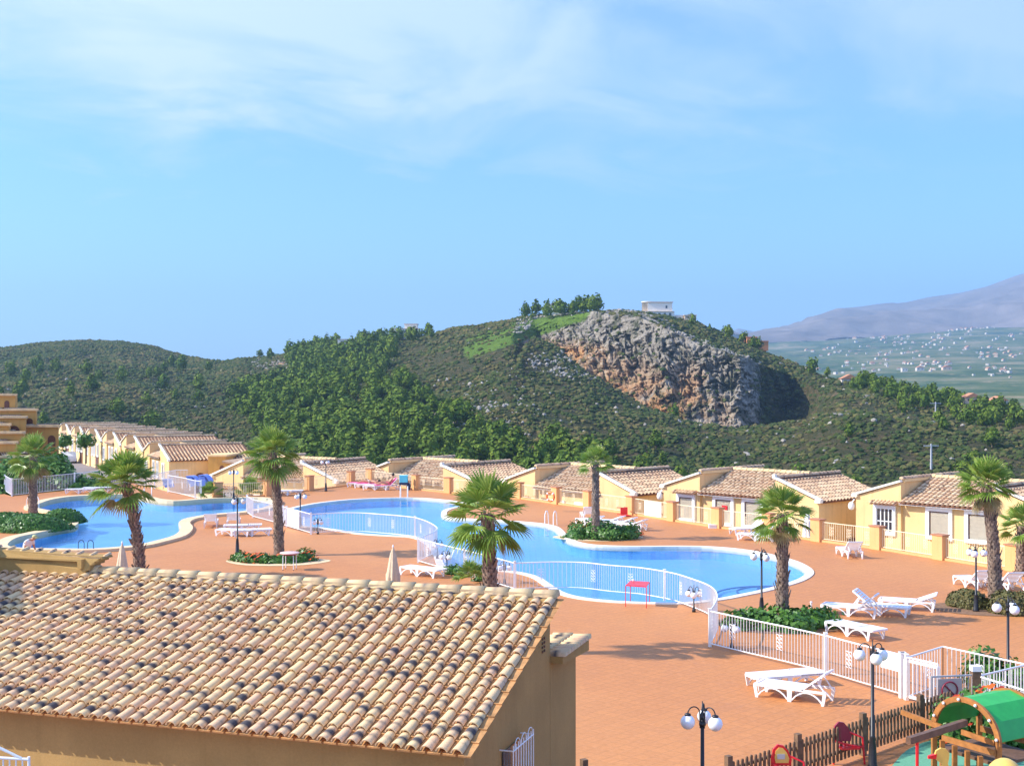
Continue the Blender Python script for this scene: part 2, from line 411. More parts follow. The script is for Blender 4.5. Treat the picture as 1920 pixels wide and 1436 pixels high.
M['far_wall_tan']=plain('tan_wall',(0.66,0.50,0.36),0.9,0.05)
M['far_roof']=plain('far_terracotta_roof',(0.48,0.22,0.12),0.9,0.1)
M['far_orange']=plain('orange_brick_wall',(0.62,0.26,0.12),0.9,0.08)
# ------------------------------------------------------------------ roof tiles
def tiles(mb, O, A, B, nc, nr, w, l, seg=4, r0=None, thick=0.0, keep=None, mat=0, panmat=1, pan=True, rnd=random):
    """barrel tiles; O = eave corner, A = along the eave, B = up the slope"""
    O=Vector(O); A=Vector(A).normalized(); B=Vector(B).normalized(); N=A.cross(B)
    if N.z<0: N=-N
    r0=r0 or w*0.40
    for i in range(nc):
        for j in range(nr):
            a=(i+0.5)*w; b=j*l
            if keep and not keep(a,b+l*0.5): continue
            R1=rnd.random(); R2=rnd.random()
            ja=rnd.uniform(-0.006,0.006); lb=l*1.08
            vs=[];tt=[];fs=[]
            for (k,(bb,rr,h)) in enumerate(((b-0.012+ja,r0,0.028+thick),(b+lb*0.5,r0*0.92,0.016),(b+lb,r0*0.82,0.0))):
                for q in range(seg+1):
                    t=PI*q/seg
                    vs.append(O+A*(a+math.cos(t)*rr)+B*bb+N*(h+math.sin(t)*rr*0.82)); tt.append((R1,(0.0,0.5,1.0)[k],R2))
            m=seg+1
            for k in range(2):
                for q in range(seg): fs.append((k*m+q,k*m+q+1,(k+1)*m+q+1,(k+1)*m+q))
            mb.add(vs,fs,mat,True,tt)
            if thick:
                inn=[];ti=[]
                for q in range(seg+1):
                    t=PI*q/seg
                    inn.append(O+A*(a+math.cos(t)*(r0-thick))+B*(b-0.012+ja)+N*(0.028+thick+math.sin(t)*(r0*0.82-thick))); ti.append((R1,0,R2))
                o=vs[:m]
                mb.add(o+inn,[(q,q+1,m+q+1,m+q) for q in range(seg)],mat,False,ti+ti)
                dp=[p+B*0.10 for p in inn]
                mb.add(inn+dp,[(q,q+1,m+q+1,m+q) for q in range(seg)],mat,False,ti+ti)
            if pan:
                p0=O+A*(a+w*0.08)+B*(b-0.02)+N*0.018; p1=O+A*(a+w*0.92)+B*(b-0.02)+N*0.018
                p2=O+A*(a+w*0.92)+B*(b+l)-N*0.010; p3=O+A*(a+w*0.08)+B*(b+l)-N*0.010
                mb.quad(p0,p1,p2,p3,panmat); 
                mb.quad(p0-N*0.03,p1-N*0.03,p1,p0,panmat)
def ridge_tiles(mb, p, q, l, r, seg=6, mat=0, lift=0.0, flip=False):
    p=Vector(p); q=Vector(q); d=(q-p); L=d.length; d.normalize(); n=max(1,int(round(L/l))); l=L/n
    s=Vector((0,0,1)).cross(d).normalized(); up=d.cross(s)
    for i in range(n):
        R1=random.random(); R2=random.random(); vs=[];tt=[];fs=[]
        for (k,(b,rr,h)) in enumerate(((0.0,r*0.86,0.0),(l*0.5,r*0.93,0.004),(l*1.06,r,0.012))):
            for j in range(seg+1):
                t=PI*j/seg; vs.append(p+d*(i*l+b)+s*(math.cos(t)*rr)+up*(lift+h+math.sin(t)*rr)); tt.append((R1,k/2,R2))
        m=seg+1
        for k in range(2):
            for j in range(seg): fs.append((k*m+j,k*m+j+1,(k+1)*m+j+1,(k+1)*m+j))
        fs.append(tuple(range(2*m,3*m))); fs.append(tuple(range(m)))
        mb.add(vs,fs,mat,False if seg<5 else True,tt)
# ------------------------------------------------------------------ camera, light, sky
cam=bpy.data.cameras.new('camera'); co=bpy.data.objects.new('camera',cam); COL.objects.link(co)
co.location=(0,0,HC); co.rotation_euler=(R(90),0,0); cam.sensor_width=36; cam.lens=36*FP/1920
cam.shift_y=-(HOR-718)/1920*-1*0; cam.clip_start=0.5; cam.clip_end=30000; scene.camera=co
SUN_EL=R(35); SUN_AZ=R(185)     # direction towards the sun, measured from +X
sd=Vector((math.cos(SUN_AZ)*math.cos(SUN_EL),math.sin(SUN_AZ)*math.cos(SUN_EL),math.sin(SUN_EL)))
sl=bpy.data.lights.new('sun','SUN'); sl.energy=4.7; sl.angle=R(0.5); sl.color=(1.0,0.94,0.84)
so=bpy.data.objects.new('sun',sl); COL.objects.link(so); so.rotation_euler=sd.to_track_quat('Z','Y').to_euler(); so.location=(-60,0,80)
w=bpy.data.worlds.new('World'); scene.world=w; w.use_nodes=True
nt=w.node_tree; N=nt.nodes; L=nt.links; bg=N['Background']; bg.inputs['Strength'].default_value=0.15
sky=N.new('ShaderNodeTexSky'); sky.sky_type='NISHITA'; sky.sun_disc=False; sky.sun_elevation=SUN_EL; sky.sun_rotation=R(90)-SUN_AZ
sky.air_density=1.0; sky.dust_density=0.6; sky.ozone_density=1.6; sky.altitude=100
def wm(op,a,b=None,c=None,clamp=False):
    x=N.new('ShaderNodeMath'); x.operation=op; x.use_clamp=clamp
    for i,val in enumerate((a,b,c)):
        if val is None: continue
        if isinstance(val,(int,float)): x.inputs[i].default_value=val
        else: L.new(val,x.inputs[i])
    return x.outputs[0]
tc=N.new('ShaderNodeTexCoord'); sp=N.new('ShaderNodeSeparateXYZ'); L.new(tc.outputs['Generated'],sp.inputs[0])
X,Yd,Z=sp.outputs
den=wm('ADD',Z,0.12); px=wm('DIVIDE',X,den); py=wm('DIVIDE',Yd,den)
cv=N.new('ShaderNodeCombineXYZ'); L.new(px,cv.inputs[0]); L.new(wm('MULTIPLY_ADD',py,1.0,wm('MULTIPLY',px,-0.25)),cv.inputs[1])
def wn(scale,detail,rough,off,dist=0.0):
    mp=N.new('ShaderNodeMapping'); mp.inputs['Location'].default_value=off; mp.inputs['Scale'].default_value=(1,1,1); L.new(cv.outputs[0],mp.inputs['Vector'])
    x=N.new('ShaderNodeTexNoise'); x.inputs['Scale'].default_value=scale; x.inputs['Detail'].default_value=detail; x.inputs['Roughness'].default_value=rough; x.inputs['Distortion'].default_value=dist
    L.new(mp.outputs[0],x.inputs['Vector']); return x.outputs['Fac']
c1=wn(0.55,7,0.52,(3.1,1.7,0),0.5); c2=wn(1.7,8,0.6,(0.4,5.2,1),0.8)
mask=wm('MULTIPLY_ADD',wm('ADD',wm('MULTIPLY',c1,0.6),wm('MULTIPLY',c2,0.4)),7.5,-3.15,clamp=True)
elev=wm('ADD',wm('MULTIPLY_ADD',Z,15,-2.3),wm('MULTIPLY_ADD',c2,2.4,-1.2),clamp=True)   # the cloud sheet ends some way above the hills
# thicker towards the left
cm=wm('MULTIPLY',wm('MULTIPLY',wm('MULTIPLY_ADD',mask,0.78,0.22),elev),wm('MULTIPLY_ADD',X,-0.7,0.78,clamp=True))
tint=N.new('ShaderNodeMix'); tint.data_type='RGBA'; tint.blend_type='MULTIPLY'; tint.inputs[0].default_value=1.0
L.new(sky.outputs[0],tint.inputs[6]); tint.inputs[7].default_value=(0.49,0.775,1.50,1)
mx=N.new('ShaderNodeMix'); mx.data_type='RGBA'; L.new(cm,mx.inputs[0]); L.new(tint.outputs[2],mx.inputs[6]); mx.inputs[7].default_value=(3.3,4.0,4.7,1)
L.new(mx.outputs[2],bg.inputs['Color'])
vs=scene.view_settings; vs.view_transform='Standard'; vs.look='None'; vs.exposure=0.77; vs.gamma=1.0
scene.render.engine='CYCLES'; scene.cycles.max_bounces=8; scene.cycles.transparent_max_bounces=16; scene.cycles.caustics_reflective=False; scene.cycles.caustics_refractive=False
# ------------------------------------------------------------------ numpy noise
def hash2(i,j,seed): 
    h=(i.astype(np.int64)*374761393+j.astype(np.int64)*668265263+seed*974634777)&0x7fffffff
    h=((h^(h>>13))*1274126177)&0x7fffffff
    return ((h^(h>>16))&0xffff)/65535.0
def vnoise(x,y,seed=0):
    i=np.floor(x); j=np.floor(y); fx=x-i; fy=y-j; fx=fx*fx*(3-2*fx); fy=fy*fy*(3-2*fy)
    a=hash2(i,j,seed);b=hash2(i+1,j,seed);c=hash2(i,j+1,seed);d=hash2(i+1,j+1,seed)
    return (a*(1-fx)+b*fx)*(1-fy)+(c*(1-fx)+d*fx)*fy
def fbm(x,y,o=5,seed=0,ridged=False):
    s=0;a=1;t=0
    for k in range(o):
        n=vnoise(x*2**k,y*2**k,seed+k)*2-1
        if ridged: n=1-2*abs(n)
        s=s+a*n; t+=a; a*=0.5
    return s/t
# ------------------------------------------------------------------ hillside (one height surface, real depth)
US=np.linspace(-420,2340,1000)
skyP=[(-420,690),(-100,660),(0,652),(60,645),(150,638),(230,641),(290,650),(340,665),(380,673),(420,675),(470,669),(520,665),(560,662),(640,652),(700,645),(760,637),(800,630),(850,617),(900,610),(950,602),(1000,592),(1050,588),(1110,585),(1160,582),(1200,584),(1260,594),(1300,602),(1340,619),(1380,637),(1420,653),(1460,670),(1500,686),(1550,704),(1600,718),(1650,726),(1700,738),(1760,750),(1820,760),(1880,769),(1920,775),(2100,800),(2340,830)]
skyY=[(-420,950),(0,900),(300,820),(420,700),(600,640),(800,620),(1000,560),(1150,545),(1300,545),(1420,530),(1500,500),(1600,460),(1750,420),(1920,390),(2340,360)]
crP=[(960,630),(1000,641),(1060,672),(1100,697),(1160,732),(1220,763),(1280,789),(1320,801),(1370,808),(1420,808),(1470,806),(1520,800)]
tpP=[(960,614),(1000,612),(1040,600),(1100,593),(1160,590),(1200,592),(1240,606),(1300,636),(1360,655),(1410,672),(1450,690),(1520,712)]
def itp(u,pts): a=np.array(pts,float); return np.interp(u,a[:,0],a[:,1])
def sm(t): t=np.clip(t,0,1); return t*t*(3-2*t)
skv=itp(US,skyP); skY=itp(US,skyY)
skz=HC-(skv-HOR)*skY/FP
wl=1-sm((US-430)/80)                           # left: level ground for the row houses
ftY=230+50*wl; ftz=-12+0*US
wc=sm((US-950)/60)*(1-sm((US-1460)/140)); wr=1-sm((US-1408)/26)        # cliff weight
def lin(f): return ftY+(skY-ftY)*f, ftz+(skz-ftz)*f**0.9
crv=itp(US,crP); crY=np.interp(US,[960,1100,1250,1400,1520],[500,440,400,385,390]); crz=HC-(crv-HOR)*crY/FP
bsY=crY+24+np.interp(US,[960,1385,1415,1500],[0,0,12,52]); bsz=crz-3.0
tpY=bsY+np.interp(US,[960,1100,1300,1420,1500],[25,38,32,26,20]); tpv=itp(US,tpP); tpz=HC-(tpv-HOR)*tpY/FP
kY=[];kZ=[]
kY.append(14+0*US); kZ.append(-3.2+0*US)
kY.append(95+112*wl); kZ.append(-3.2+0.8*wl)
kY.append(ftY); kZ.append(ftz)
for f,(yy,zz) in ((0.42,(crY,crz)),(0.50,(bsY,bsz)),(0.66,(tpY,tpz))):
    ly,lz=lin(f); kY.append(ly*(1-wc)+yy*wc); kZ.append(lz*(1-wc)+zz*wc)
kY.append(np.maximum(skY,kY[-1]+15)); kZ.append(HC-(skv-HOR)*kY[-1]/FP)
kY.append(kY[-1]+60); kZ.append(kZ[-1]-12)
kY.append(kY[-1]+350); kZ.append(np.minimum(kZ[-1]-70,-50))
rows=[5,10,170,16,120,80,6,8]
YY=[];ZZ=[];SEG=[];TT=[]
for s_,nr in enumerate(rows):
    for k in range(nr):
        t=k/nr; YY.append(kY[s_]*(1-t)+kY[s_+1]*t); ZZ.append(kZ[s_]*(1-t)+kZ[s_+1]*t); SEG.append(s_); TT.append(t)
YY.append(kY[-1]); ZZ.append(kZ[-1]); SEG.append(7); TT.append(1)
YY=np.array(YY); ZZ=np.array(ZZ); SEG=np.array(SEG)[:,None]; TT=np.array(TT)[:,None]; UU=np.tile(US,(len(YY),1))
XX=(UU-960)/FP*YY
far=sm((YY-200)/150)
skd=np.clip(np.abs(YY-kY[6][None])/60,0.12,1)
ZZ=ZZ+far*skd*(fbm(XX*0.010,YY*0.010,5,3)*7+fbm(XX*0.05,YY*0.05,4,9)*1.8)*(1-0.85*wc[None]*((SEG>=3)&(SEG<=4)))
ZZ=ZZ+far*fbm(XX*0.2,YY*0.2,3,21)*0.5
# craggy cliff relief: push the face in and out
face=wc[None]*np.where(SEG==4,np.sin(np.clip(TT,0,1)*PI)**0.5,0)+wc[None]*np.where(SEG==5,np.clip(1-TT*1.6,0,1)*0.5,0)
rel=(fbm(UU*0.012+ZZ*0.01,ZZ*0.045,5,31,True)*7.5+fbm(UU*0.05+ZZ*0.10,ZZ*0.24-UU*0.02,4,41,True)*4.2+fbm(UU*0.17,ZZ*0.85,3,51,True)*1.8+fbm(UU*0.10,ZZ*0.7,4,57,True)*3.2)
YY=YY+face*rel; XX=(UU-960)/FP*YY
ZZ=ZZ+face*fbm(UU*0.07,ZZ*0.25,4,61)*2.2
VV=HOR-(ZZ-HC)*FP/YY
rock=wc[None]*(0.25+0.75*wr[None])*np.where(SEG==4,1.0,0.0)+wc[None]*wr[None]*np.where(SEG==5,np.clip(1.15-TT*np.interp(UU,[1000,1200,1260,1400],[0.7,0.8,3.0,4.0]),0,1),0)
rock=np.maximum(rock,0.16*np.exp(-((UU-1130)/260)**2-((VV-680)/60)**2))
# orange belt along the foot of the face
orange=np.clip(1.25-2.0*TT,0,1)*(SEG==4)*(1-0.75*sm((UU-1330)/60))+0.5*np.exp(-((UU-1300)/45)**2-((VV-715)/28)**2)+0.9*np.exp(-((UU-1090)/60)**2-((VV-665)/18)**2)
grn=sm(1.25-np.abs(VV-(664-(UU-840)*0.33))/28)*sm((UU-850)/40)*(1-sm((UU-1085)/40))*(SEG>=2)
dry=np.exp(-((UU-530)/45)**2-((VV-682)/10)**2)*0.9+np.exp(-((UU-690)/40)**2-((VV-676)/6)**2)*0.8
rock=np.maximum(rock,dry*0.75); orange=np.maximum(orange,dry)
nr_,nc_=YY.shape
idx=np.arange(nr_*nc_).reshape(nr_,nc_)
Fq=np.stack([idx[:-1,:-1],idx[:-1,1:],idx[1:,1:],idx[1:,:-1]],-1).reshape(-1,4)
T3=np.stack([rock,grn,np.clip(orange,0,1)],-1).reshape(-1,3)
HV=np.stack([XX,YY,ZZ],-1)
terr=np_mesh('hillside',HV.reshape(-1,3),Fq,M['hill'],T3,True)
rf=np.maximum(rock[:-1,:-1],rock[1:,1:]).ravel()<0.35; terr.data.polygons.foreach_set('use_smooth',rf); tag(terr,kind='structure')
# ------------------------------------------------------------------ far valley, mountains, ground
def vz(u,Y):
    v=np.interp(Y,[600,1200,2000,3000,4300],[790,738,704,672,646])-np.clip((u-1450)/470,-1,2)*np.interp(Y,[600,2000,4300],[0,4,34])
    return HC-(v-HOR)*Y/FP
us=np.linspace(1150,2500,160); ys=np.linspace(640,4400,130)
U2,Y2=np.meshgrid(us,ys); X2=(U2-960)/FP*Y2
Z2=vz(U2,Y2)+fbm(X2*0.0022,Y2*0.0022,4,71)*np.interp(Y2,[640,1500,4300],[2,9,22])
Z2=np.where(U2<1330,Z2-(1330-U2)*0.6,Z2)
i2=np.arange(U2.size).reshape(U2.shape)
F2=np.stack([i2[:-1,:-1],i2[:-1,1:],i2[1:,1:],i2[1:,:-1]],-1).reshape(-1,4)
val=np_mesh('valley',np.stack([X2,Y2,Z2],-1).reshape(-1,3),F2,M['valley'],None,True); tag(val,kind='structure')
def mountain(name,sk,Y0,Y1,v0,u0,u1,amp,seed):
    us=np.linspace(u0,u1,260); ts=np.linspace(0,1.25,60); U,T=np.meshgrid(us,ts)
    vt=itp(U,sk); Yt=Y0+(Y1-Y0)*np.minimum(T,1)+np.maximum(T-1,0)*4*(Y1-Y0)*0.5
    ztop=HC-(vt-HOR)*Y1/FP; zb=HC-(v0-HOR)*Y0/FP
    Zt=zb+(ztop-zb)*np.minimum(T,1)-np.maximum(T-1,0)*1400
    Xt=(U-960)/FP*Yt
    Zt=Zt+fbm(Xt*0.0011,Yt*0.0011,6,seed,True)*amp*np.clip(np.abs(T-1)*2.5,0.06,1)
    i=np.arange(U.size).reshape(U.shape); F=np.stack([i[:-1,:-1],i[:-1,1:],i[1:,1:],i[1:,:-1]],-1).reshape(-1,4)
    return tag(np_mesh(name,np.stack([Xt,Yt,Zt],-1).reshape(-1,3),F,M['mount'],None,True),kind='structure')
mountain('mountains',[(1380,668),(1440,645),(1470,634),(1500,620),(1530,600),(1580,578),(1640,572),(1700,566),(1740,557),(1800,548),(1850,536),(1900,518),(1940,506),(2060,480),(2300,470),(2600,500)],4300,7600,652,1330,2600,90,81)
mountain('mountains',[(1150,700),(1300,660),(1350,628),(1385,615),(1420,622),(1450,634),(1500,640),(1600,640)],8600,9400,660,1150,1600,30,91)
g=MB(); g.add([(-11000,-300,-75),(11000,-300,-75),(11000,10800,-75),(-11000,10800,-75)],[(0,1,2,3)])
tag(g.build('ground',M['valley'],tint=False),kind='structure')
# ------------------------------------------------------------------ haze
n=NT('pale_air'); n.n.remove(n.b)
pv=n.new('ShaderNodeVolumePrincipled'); pv.inputs['Color'].default_value=(0.46,0.72,1.0,1); pv.inputs['Density'].default_value=0.00016; pv.inputs['Anisotropy'].default_value=0.2
n.link(pv.outputs[0],n.out.inputs['Volume'])
hb=MB(); hb.box((0,5200,360),(23000,11400,880)); tag(hb.build('haze',n.m,tint=False),kind='stuff')
# ------------------------------------------------------------------ pines and scrub on the hillside
def terrain_pick(count, dens, zr=(0,1)):
    """random points on the hillside, area weighted, kept with probability dens(u,v,Y,seg,rock)"""
    A=np.zeros((nr_-1,nc_-1)); 
    e1=HV[1:,:-1]-HV[:-1,:-1]; e2=HV[:-1,1:]-HV[:-1,:-1]; A=np.abs(e1[...,0]*e2[...,1]-e1[...,1]*e2[...,0])
    S=SEG[:-1]; A=A*((S>=1)&(S<=6))
    p=A.ravel()*(1-0.85*grn[:-1,:-1].ravel()*(count>5000))*dens(UU[:-1,:-1],VV[:-1,:-1],YY[:-1,:-1],S+0*UU[:-1,:-1],rock[:-1,:-1]).ravel()
    c=np.cumsum(p); r=NR.rand(count)*c[-1]; k=np.searchsorted(c,r); i,j=np.unravel_index(k,A.shape)
    a=NR.rand(count,1); b=NR.rand(count,1)
    pts=HV[i,j]*(1-a)*(1-b)+HV[i,j+1]*(1-a)*b+HV[i+1,j]*a*(1-b)+HV[i+1,j+1]*a*b
    return pts
def wood(u,v,Y,S,rk):
    # edge of the continuous pine wood, as a line down the slope
    top=np.interp(u,[395,430,470,535,560,640,700,760,800,850,900,960,1020,1120,1250,1330],[900,735,722,700,655,655,676,712,750,780,806,822,838,852,868,900])
    d=(0.35*sm((v-top)/8)+0.65*sm((v-top-25)/45))*sm((u-395-0.5*np.clip(v-720,0,150))/110)
    clear=(fbm(u*0.022,v*0.04,3,5)>0.25); d=np.where(clear,d*0.15,d)
    d=np.where((u>540)&(u<740)&(v<700)&(v>640),np.maximum(d,0.35),d)
    d=np.where(u>1120,d*0.35,d)
    return d*(Y>225)*np.where(Y<330,1.5,1.0)
def sparse(u,v,Y,S,rk):
    lef=0.05*(u<420)*(v>690)
    rt=0.035*(u>1120)*(v>775)*(rk<0.3)
    sk=np.interp(u,US,skv)
    ridge=1.3*sm((u-1560)/60)*sm(1-np.abs(v-sk-12)/22)+0.16*(u>1750)*(v>sk+8)
    tops=1.6*(u>975)*(u<1120)*(S==5)*sm(1-np.abs(v-sk-5)/9)+0.35*(u>560)*(u<820)*sm(1-np.abs(v-sk-6)/10)+0.30*(u>1260)*(u<1560)*sm(1-np.abs(v-sk-4)/8)+0.05*(u>420)*(u<560)*sm(1-np.abs(v-sk-4)/7)
    return (lef+rt+ridge+tops)*(Y>225)
def leafcloud(n, rad, size, core=True, seed=0, cone=0.0, flat=0.0, trim=False):
    """arrays for a crown: leaf sprays on a lumpy ellipsoid around the origin"""
    rs=np.random.RandomState(seed)
    d=rs.normal(size=(n,3)); d/=np.linalg.norm(d,axis=1)[:,None]
    lump=1+0.22*np.sin(d[:,0]*4.1+seed)+0.18*np.sin(d[:,1]*5.3+seed*2.1+d[:,2]*3)+0.12*np.sin(d[:,2]*7+seed)
    rr=(0.62+0.42*rs.rand(n)**0.5)*lump if not trim else (0.90+0.13*rs.rand(n))*(1+0.25*(lump-1))
    p=d*rr[:,None]*np.array(rad)
    zz=p[:,2]/rad[2]; sh=1-cone*np.clip(zz*0.5+0.5,0,1)**1.2
    p[:,0]*=sh; p[:,1]*=sh
    a=rs.normal(size=(n,3)); a=a-d*(a*d).sum(1)[:,None]*0.7; a/=np.linalg.norm(a,axis=1)[:,None]
    b=np.cross(d+rs.normal(size=(n,3))*0.35,a); b/=np.linalg.norm(b,axis=1)[:,None]
    s=size*(0.6+0.8*rs.rand(n))[:,None]
    V=np.stack([p-a*s-b*s*0.6,p+a*s*0.9-b*s*0.7,p+a*s+b*s*0.7,p-a*s*0.7+b*s*0.8],1).reshape(-1,3)
    F=np.arange(n*4).reshape(n,4)
    t=np.clip(rs.rand(n)*0.6+0.2+0.25*d[:,2]*0,0,1); T=np.repeat(np.stack([t,t,t],-1),4,0)
    return V,F,T
def pine_arrays(k):
    h=1.0; cone=[0.35,0.6,0.15,0.5,0.25,0.45][k%6]
    V,F,T=leafcloud(330,(0.34+0.03*(k%3),0.34+0.02*(k%2),0.42),0.055,seed=100+k,cone=cone)
    V=V+np.array([0,0,0.56])
    V2,F2,T2=leafcloud(70,(0.24,0.20,0.18),0.055,seed=200+k); V2=V2+np.array([0.14*math.cos(k*2.0),0.14*math.sin(k*2.0),0.40+0.08*(k%2)])
    F2=F2+len(V); V=np.vstack([V,V2]); F=np.vstack([F,F2]); T=np.vstack([T,T2])
    return V,F,T
pine_src=[pine_arrays(k) for k in range(6)]
def pine_object(k):
    V,F,T=pine_src[k]
    c=np_mesh('crown',V,F,M['pine'],T,False)
    t=MB(); t.tube([(0,0,-0.05),(0.01,0.01,0.3),(0.0,0.02,0.6)],[0.035,0.028,0.015],5); 
    for a in (0.5,2.6,4.4): t.tube([(0.005,0.01,0.32),(0.12*math.cos(a),0.12*math.sin(a),0.5)],[0.015,0.006],4)
    tr=t.build('trunk',M['bark'],tint=False)
    root=thing('pine_tree','pine','tree'); c.parent=root; tr.parent=root; return root
pines=[pine_object(k) for k in range(6)]
def zone(p):
    u=960+p[0]/p[1]*FP; v=HOR-(p[2]-HC)*FP/p[1]; sk=float(np.interp(u,US,skv))
    if v<sk+16: 
        return ('dark pine standing out against the sky along the top of the ridge','pines along the skyline')
    if u>1120 and v>=800 or u>1450: return ('lone bright green pine scattered on the right-hand scrub slope','pines scattered on the right-hand slope')
    if u<420: return ('small pine scattered on the left-hand hill above the row houses','pines scattered on the left-hand hill')
    return ('bushy green pine in the dense wood on the slope behind the villas','pines of the dense wood')
allp=np.vstack([terrain_pick(1900,wood),terrain_pick(430,sparse)])
allp=allp[NR.permutation(len(allp))]
# thin out the ones that stand too close
keep=[];grid={}
for p in allp:
    key=(int(p[0]//3),int(p[1]//3)); d0=2.7 if p[1]<380 else 3.2
    if any((p[0]-q[0])**2+(p[1]-q[1])**2<d0*d0 for a in(-1,0,1) for b in(-1,0,1) for q in grid.get((key[0]+a,key[1]+b),())): continue
    grid.setdefault(key,[]).append(p); keep.append(p)
allp=np.array(keep)
hgt=(3.5+3.3*NR.rand(len(allp)))*np.where(allp[:,0]/allp[:,1]*FP>170,0.82,1.0)*np.interp(allp[:,1],[250,600],[0.95,1.25])
um=960+allp[:,0]/allp[:,1]*FP; vm=HOR-(allp[:,2]-HC)*FP/allp[:,1]
# named skyline trees first: (u, v of the top, v of the foot, width factor)
SKT=[(487,651,666,1.0),(560,634,668,0.85),(604,628,672,1.25),(640,640,672,1.0),(694,636,668,1.1),(722,633,668,1.05),(1048,568,596,0.9),(1068,575,594,1.3),(1095,572,592,1.3),(1022,574,598,1.0),(985,581,602,1.0),(1000,579,600,1.1),(1136,577,587,1.2),(1180,578,588,1.0),(1282,588,604,1.4),(1331,600,622,0.7),(1360,622,645,0.9),(1484,668,690,1.0),(1521,676,706,1.2),(1612,686,722,1.1),(1660,697,730,1.0),(1691,703,736,1.0),(1740,712,746,1.2),(518,660,670,1.8),(850,608,620,1.2),(822,620,632,1.2)]
vis=(um>-30)&(um<1950)&(vm<905)
score=hgt/allp[:,1]*np.where(vis,1,0.01)
order=np.argsort(-score); N_IND=300-len(SKT)
for n_,k in enumerate(order[:N_IND]):
    p=allp[k]; q=pines[n_%6]; h=hgt[k]; lb,gp=zone(p)
    wd=h*random.uniform(1.0,1.4); h*=0.92
    if n_<6: q.location=p; q.rotation_euler=(0,0,random.uniform(0,6)); q.scale=(wd,wd,h); q['label']=lb; q['group']=gp
    else: dup(q,p,random.uniform(0,6.28),lb,gp,(wd,wd,h))
def terr_at(u,v):
    j=int(np.argmin(np.abs(US-u))); col=VV[:,j]; 
    ok=[i for i in range(len(col)-1) if (col[i]-v)*(col[i+1]-v)<=0 and YY[i,j]>225 and SEG[i,0]<=6]
    i=ok[0] if ok else int(np.where(SEG[:,0]==6)[0][0])
    return Vector(HV[i,j])
SKL={487:'round little pine alone on the skyline of the saddle',560:'tall narrow pine on the saddle, left of the biggest one',604:'biggest pine on the skyline, with a broad round crown',1331:'thin open-crowned tree on the crest right of the white hilltop villa',1048:'dark pine rising highest in the tree line left of the cliff'}
for n_,(u,vt,vf,wf) in enumerate(SKT):
    j=int(np.argmin(np.abs(US-u))); Y=kY[6][j]-4; base=P(u,vf+3,Y); h=(vf+3-vt)*Y/FP*(0.84 if u<900 else 0.70)
    lb,gp='dark pine standing out against the sky along the top of the ridge','pines along the skyline'
    wd=h*wf*1.1
    r=dup(pines[n_%6],base,random.uniform(0,6),lb,gp,(wd,wd,h*1.02))
    if u in SKL: r['label']=SKL[u]
rest=order[N_IND:]; VS=[];FS=[];TS=[];o=0
for n_,k in enumerate(rest):
    V,F,T=pine_src[k%6]; sel=NR.rand(len(F))<0.55; F=F[sel]; vi=F.ravel(); V=V[vi]; T=T[vi]; m=len(F)
    a=random.uniform(0,6.28); c_,s_=math.cos(a),math.sin(a); h=hgt[k]; Vr=np.stack([(V[:,0]*c_-V[:,1]*s_)*h,(V[:,0]*s_+V[:,1]*c_)*h,V[:,2]*h],-1)
    # fewer, larger sprays
    Vq=Vr.reshape(-1,4,3); cc=Vq.mean(1,keepdims=True); Vr=((Vq-cc)*1.25+cc).reshape(-1,3)
    VS.append(Vr+allp[k]); FS.append(np.arange(m*4).reshape(m,4)+o); TS.append(np.clip(T+(random.random()-0.5)*0.3,0,1)); o+=m*4
tag(np_mesh('pine_wood',np.vstack(VS),np.vstack(FS),M['pine'],np.vstack(TS)),kind='stuff')
# scrub: low bushes covering the whole slope
ico=[(0,0,1)]+[(0.894*math.cos(2*PI*i/5),0.894*math.sin(2*PI*i/5),0.447) for i in range(5)]+[(0.894*math.cos(2*PI*(i+.5)/5),0.894*math.sin(2*PI*(i+.5)/5),-0.447) for i in range(5)]
ico=np.array(ico); IF=[(0,1+i,1+(i+1)%5) for i in range(5)]+[(1+i,6+i,1+(i+1)%5) for i in range(5)]+[(1+(i+1)%5,6+i,6+(i+1)%5) for i in range(5)]
IF=np.array(IF)
def scr(u,v,Y,S,rk): 
    m=0.35+sm((fbm(u*0.03,v*0.05,4,15)+0.25)*2)
    return (Y>225)*m*(1-0.80*(rk>0.5))*np.where(S==4,0.35,1)*(u>-60)*(u<1990)
NB=80000; bp=terrain_pick(NB,scr); sz=(0.28+0.62*NR.rand(NB)**2)*np.interp(bp[:,1],[250,650],[0.9,1.7])
j=1+0.35*(NR.rand(NB,11,3)-0.5)*2
V=ico[None]*j*sz[:,None,None]*np.array([1.15,1.15,0.75])
V=V+bp[:,None,:]+np.array([0,0,0.15])
F=(IF[None]+np.arange(NB)[:,None,None]*11).reshape(-1,3)
t=NR.rand(NB)*0.7+0.3*(fbm(bp[:,0]*0.03,bp[:,1]*0.03,3,77)+0.5); T=np.repeat(np.clip(np.stack([t,t,t],-1),0,1),11,0)
tag(np_mesh('scrub',V.reshape(-1,3),F,M['scrub'],T,False),kind='stuff')
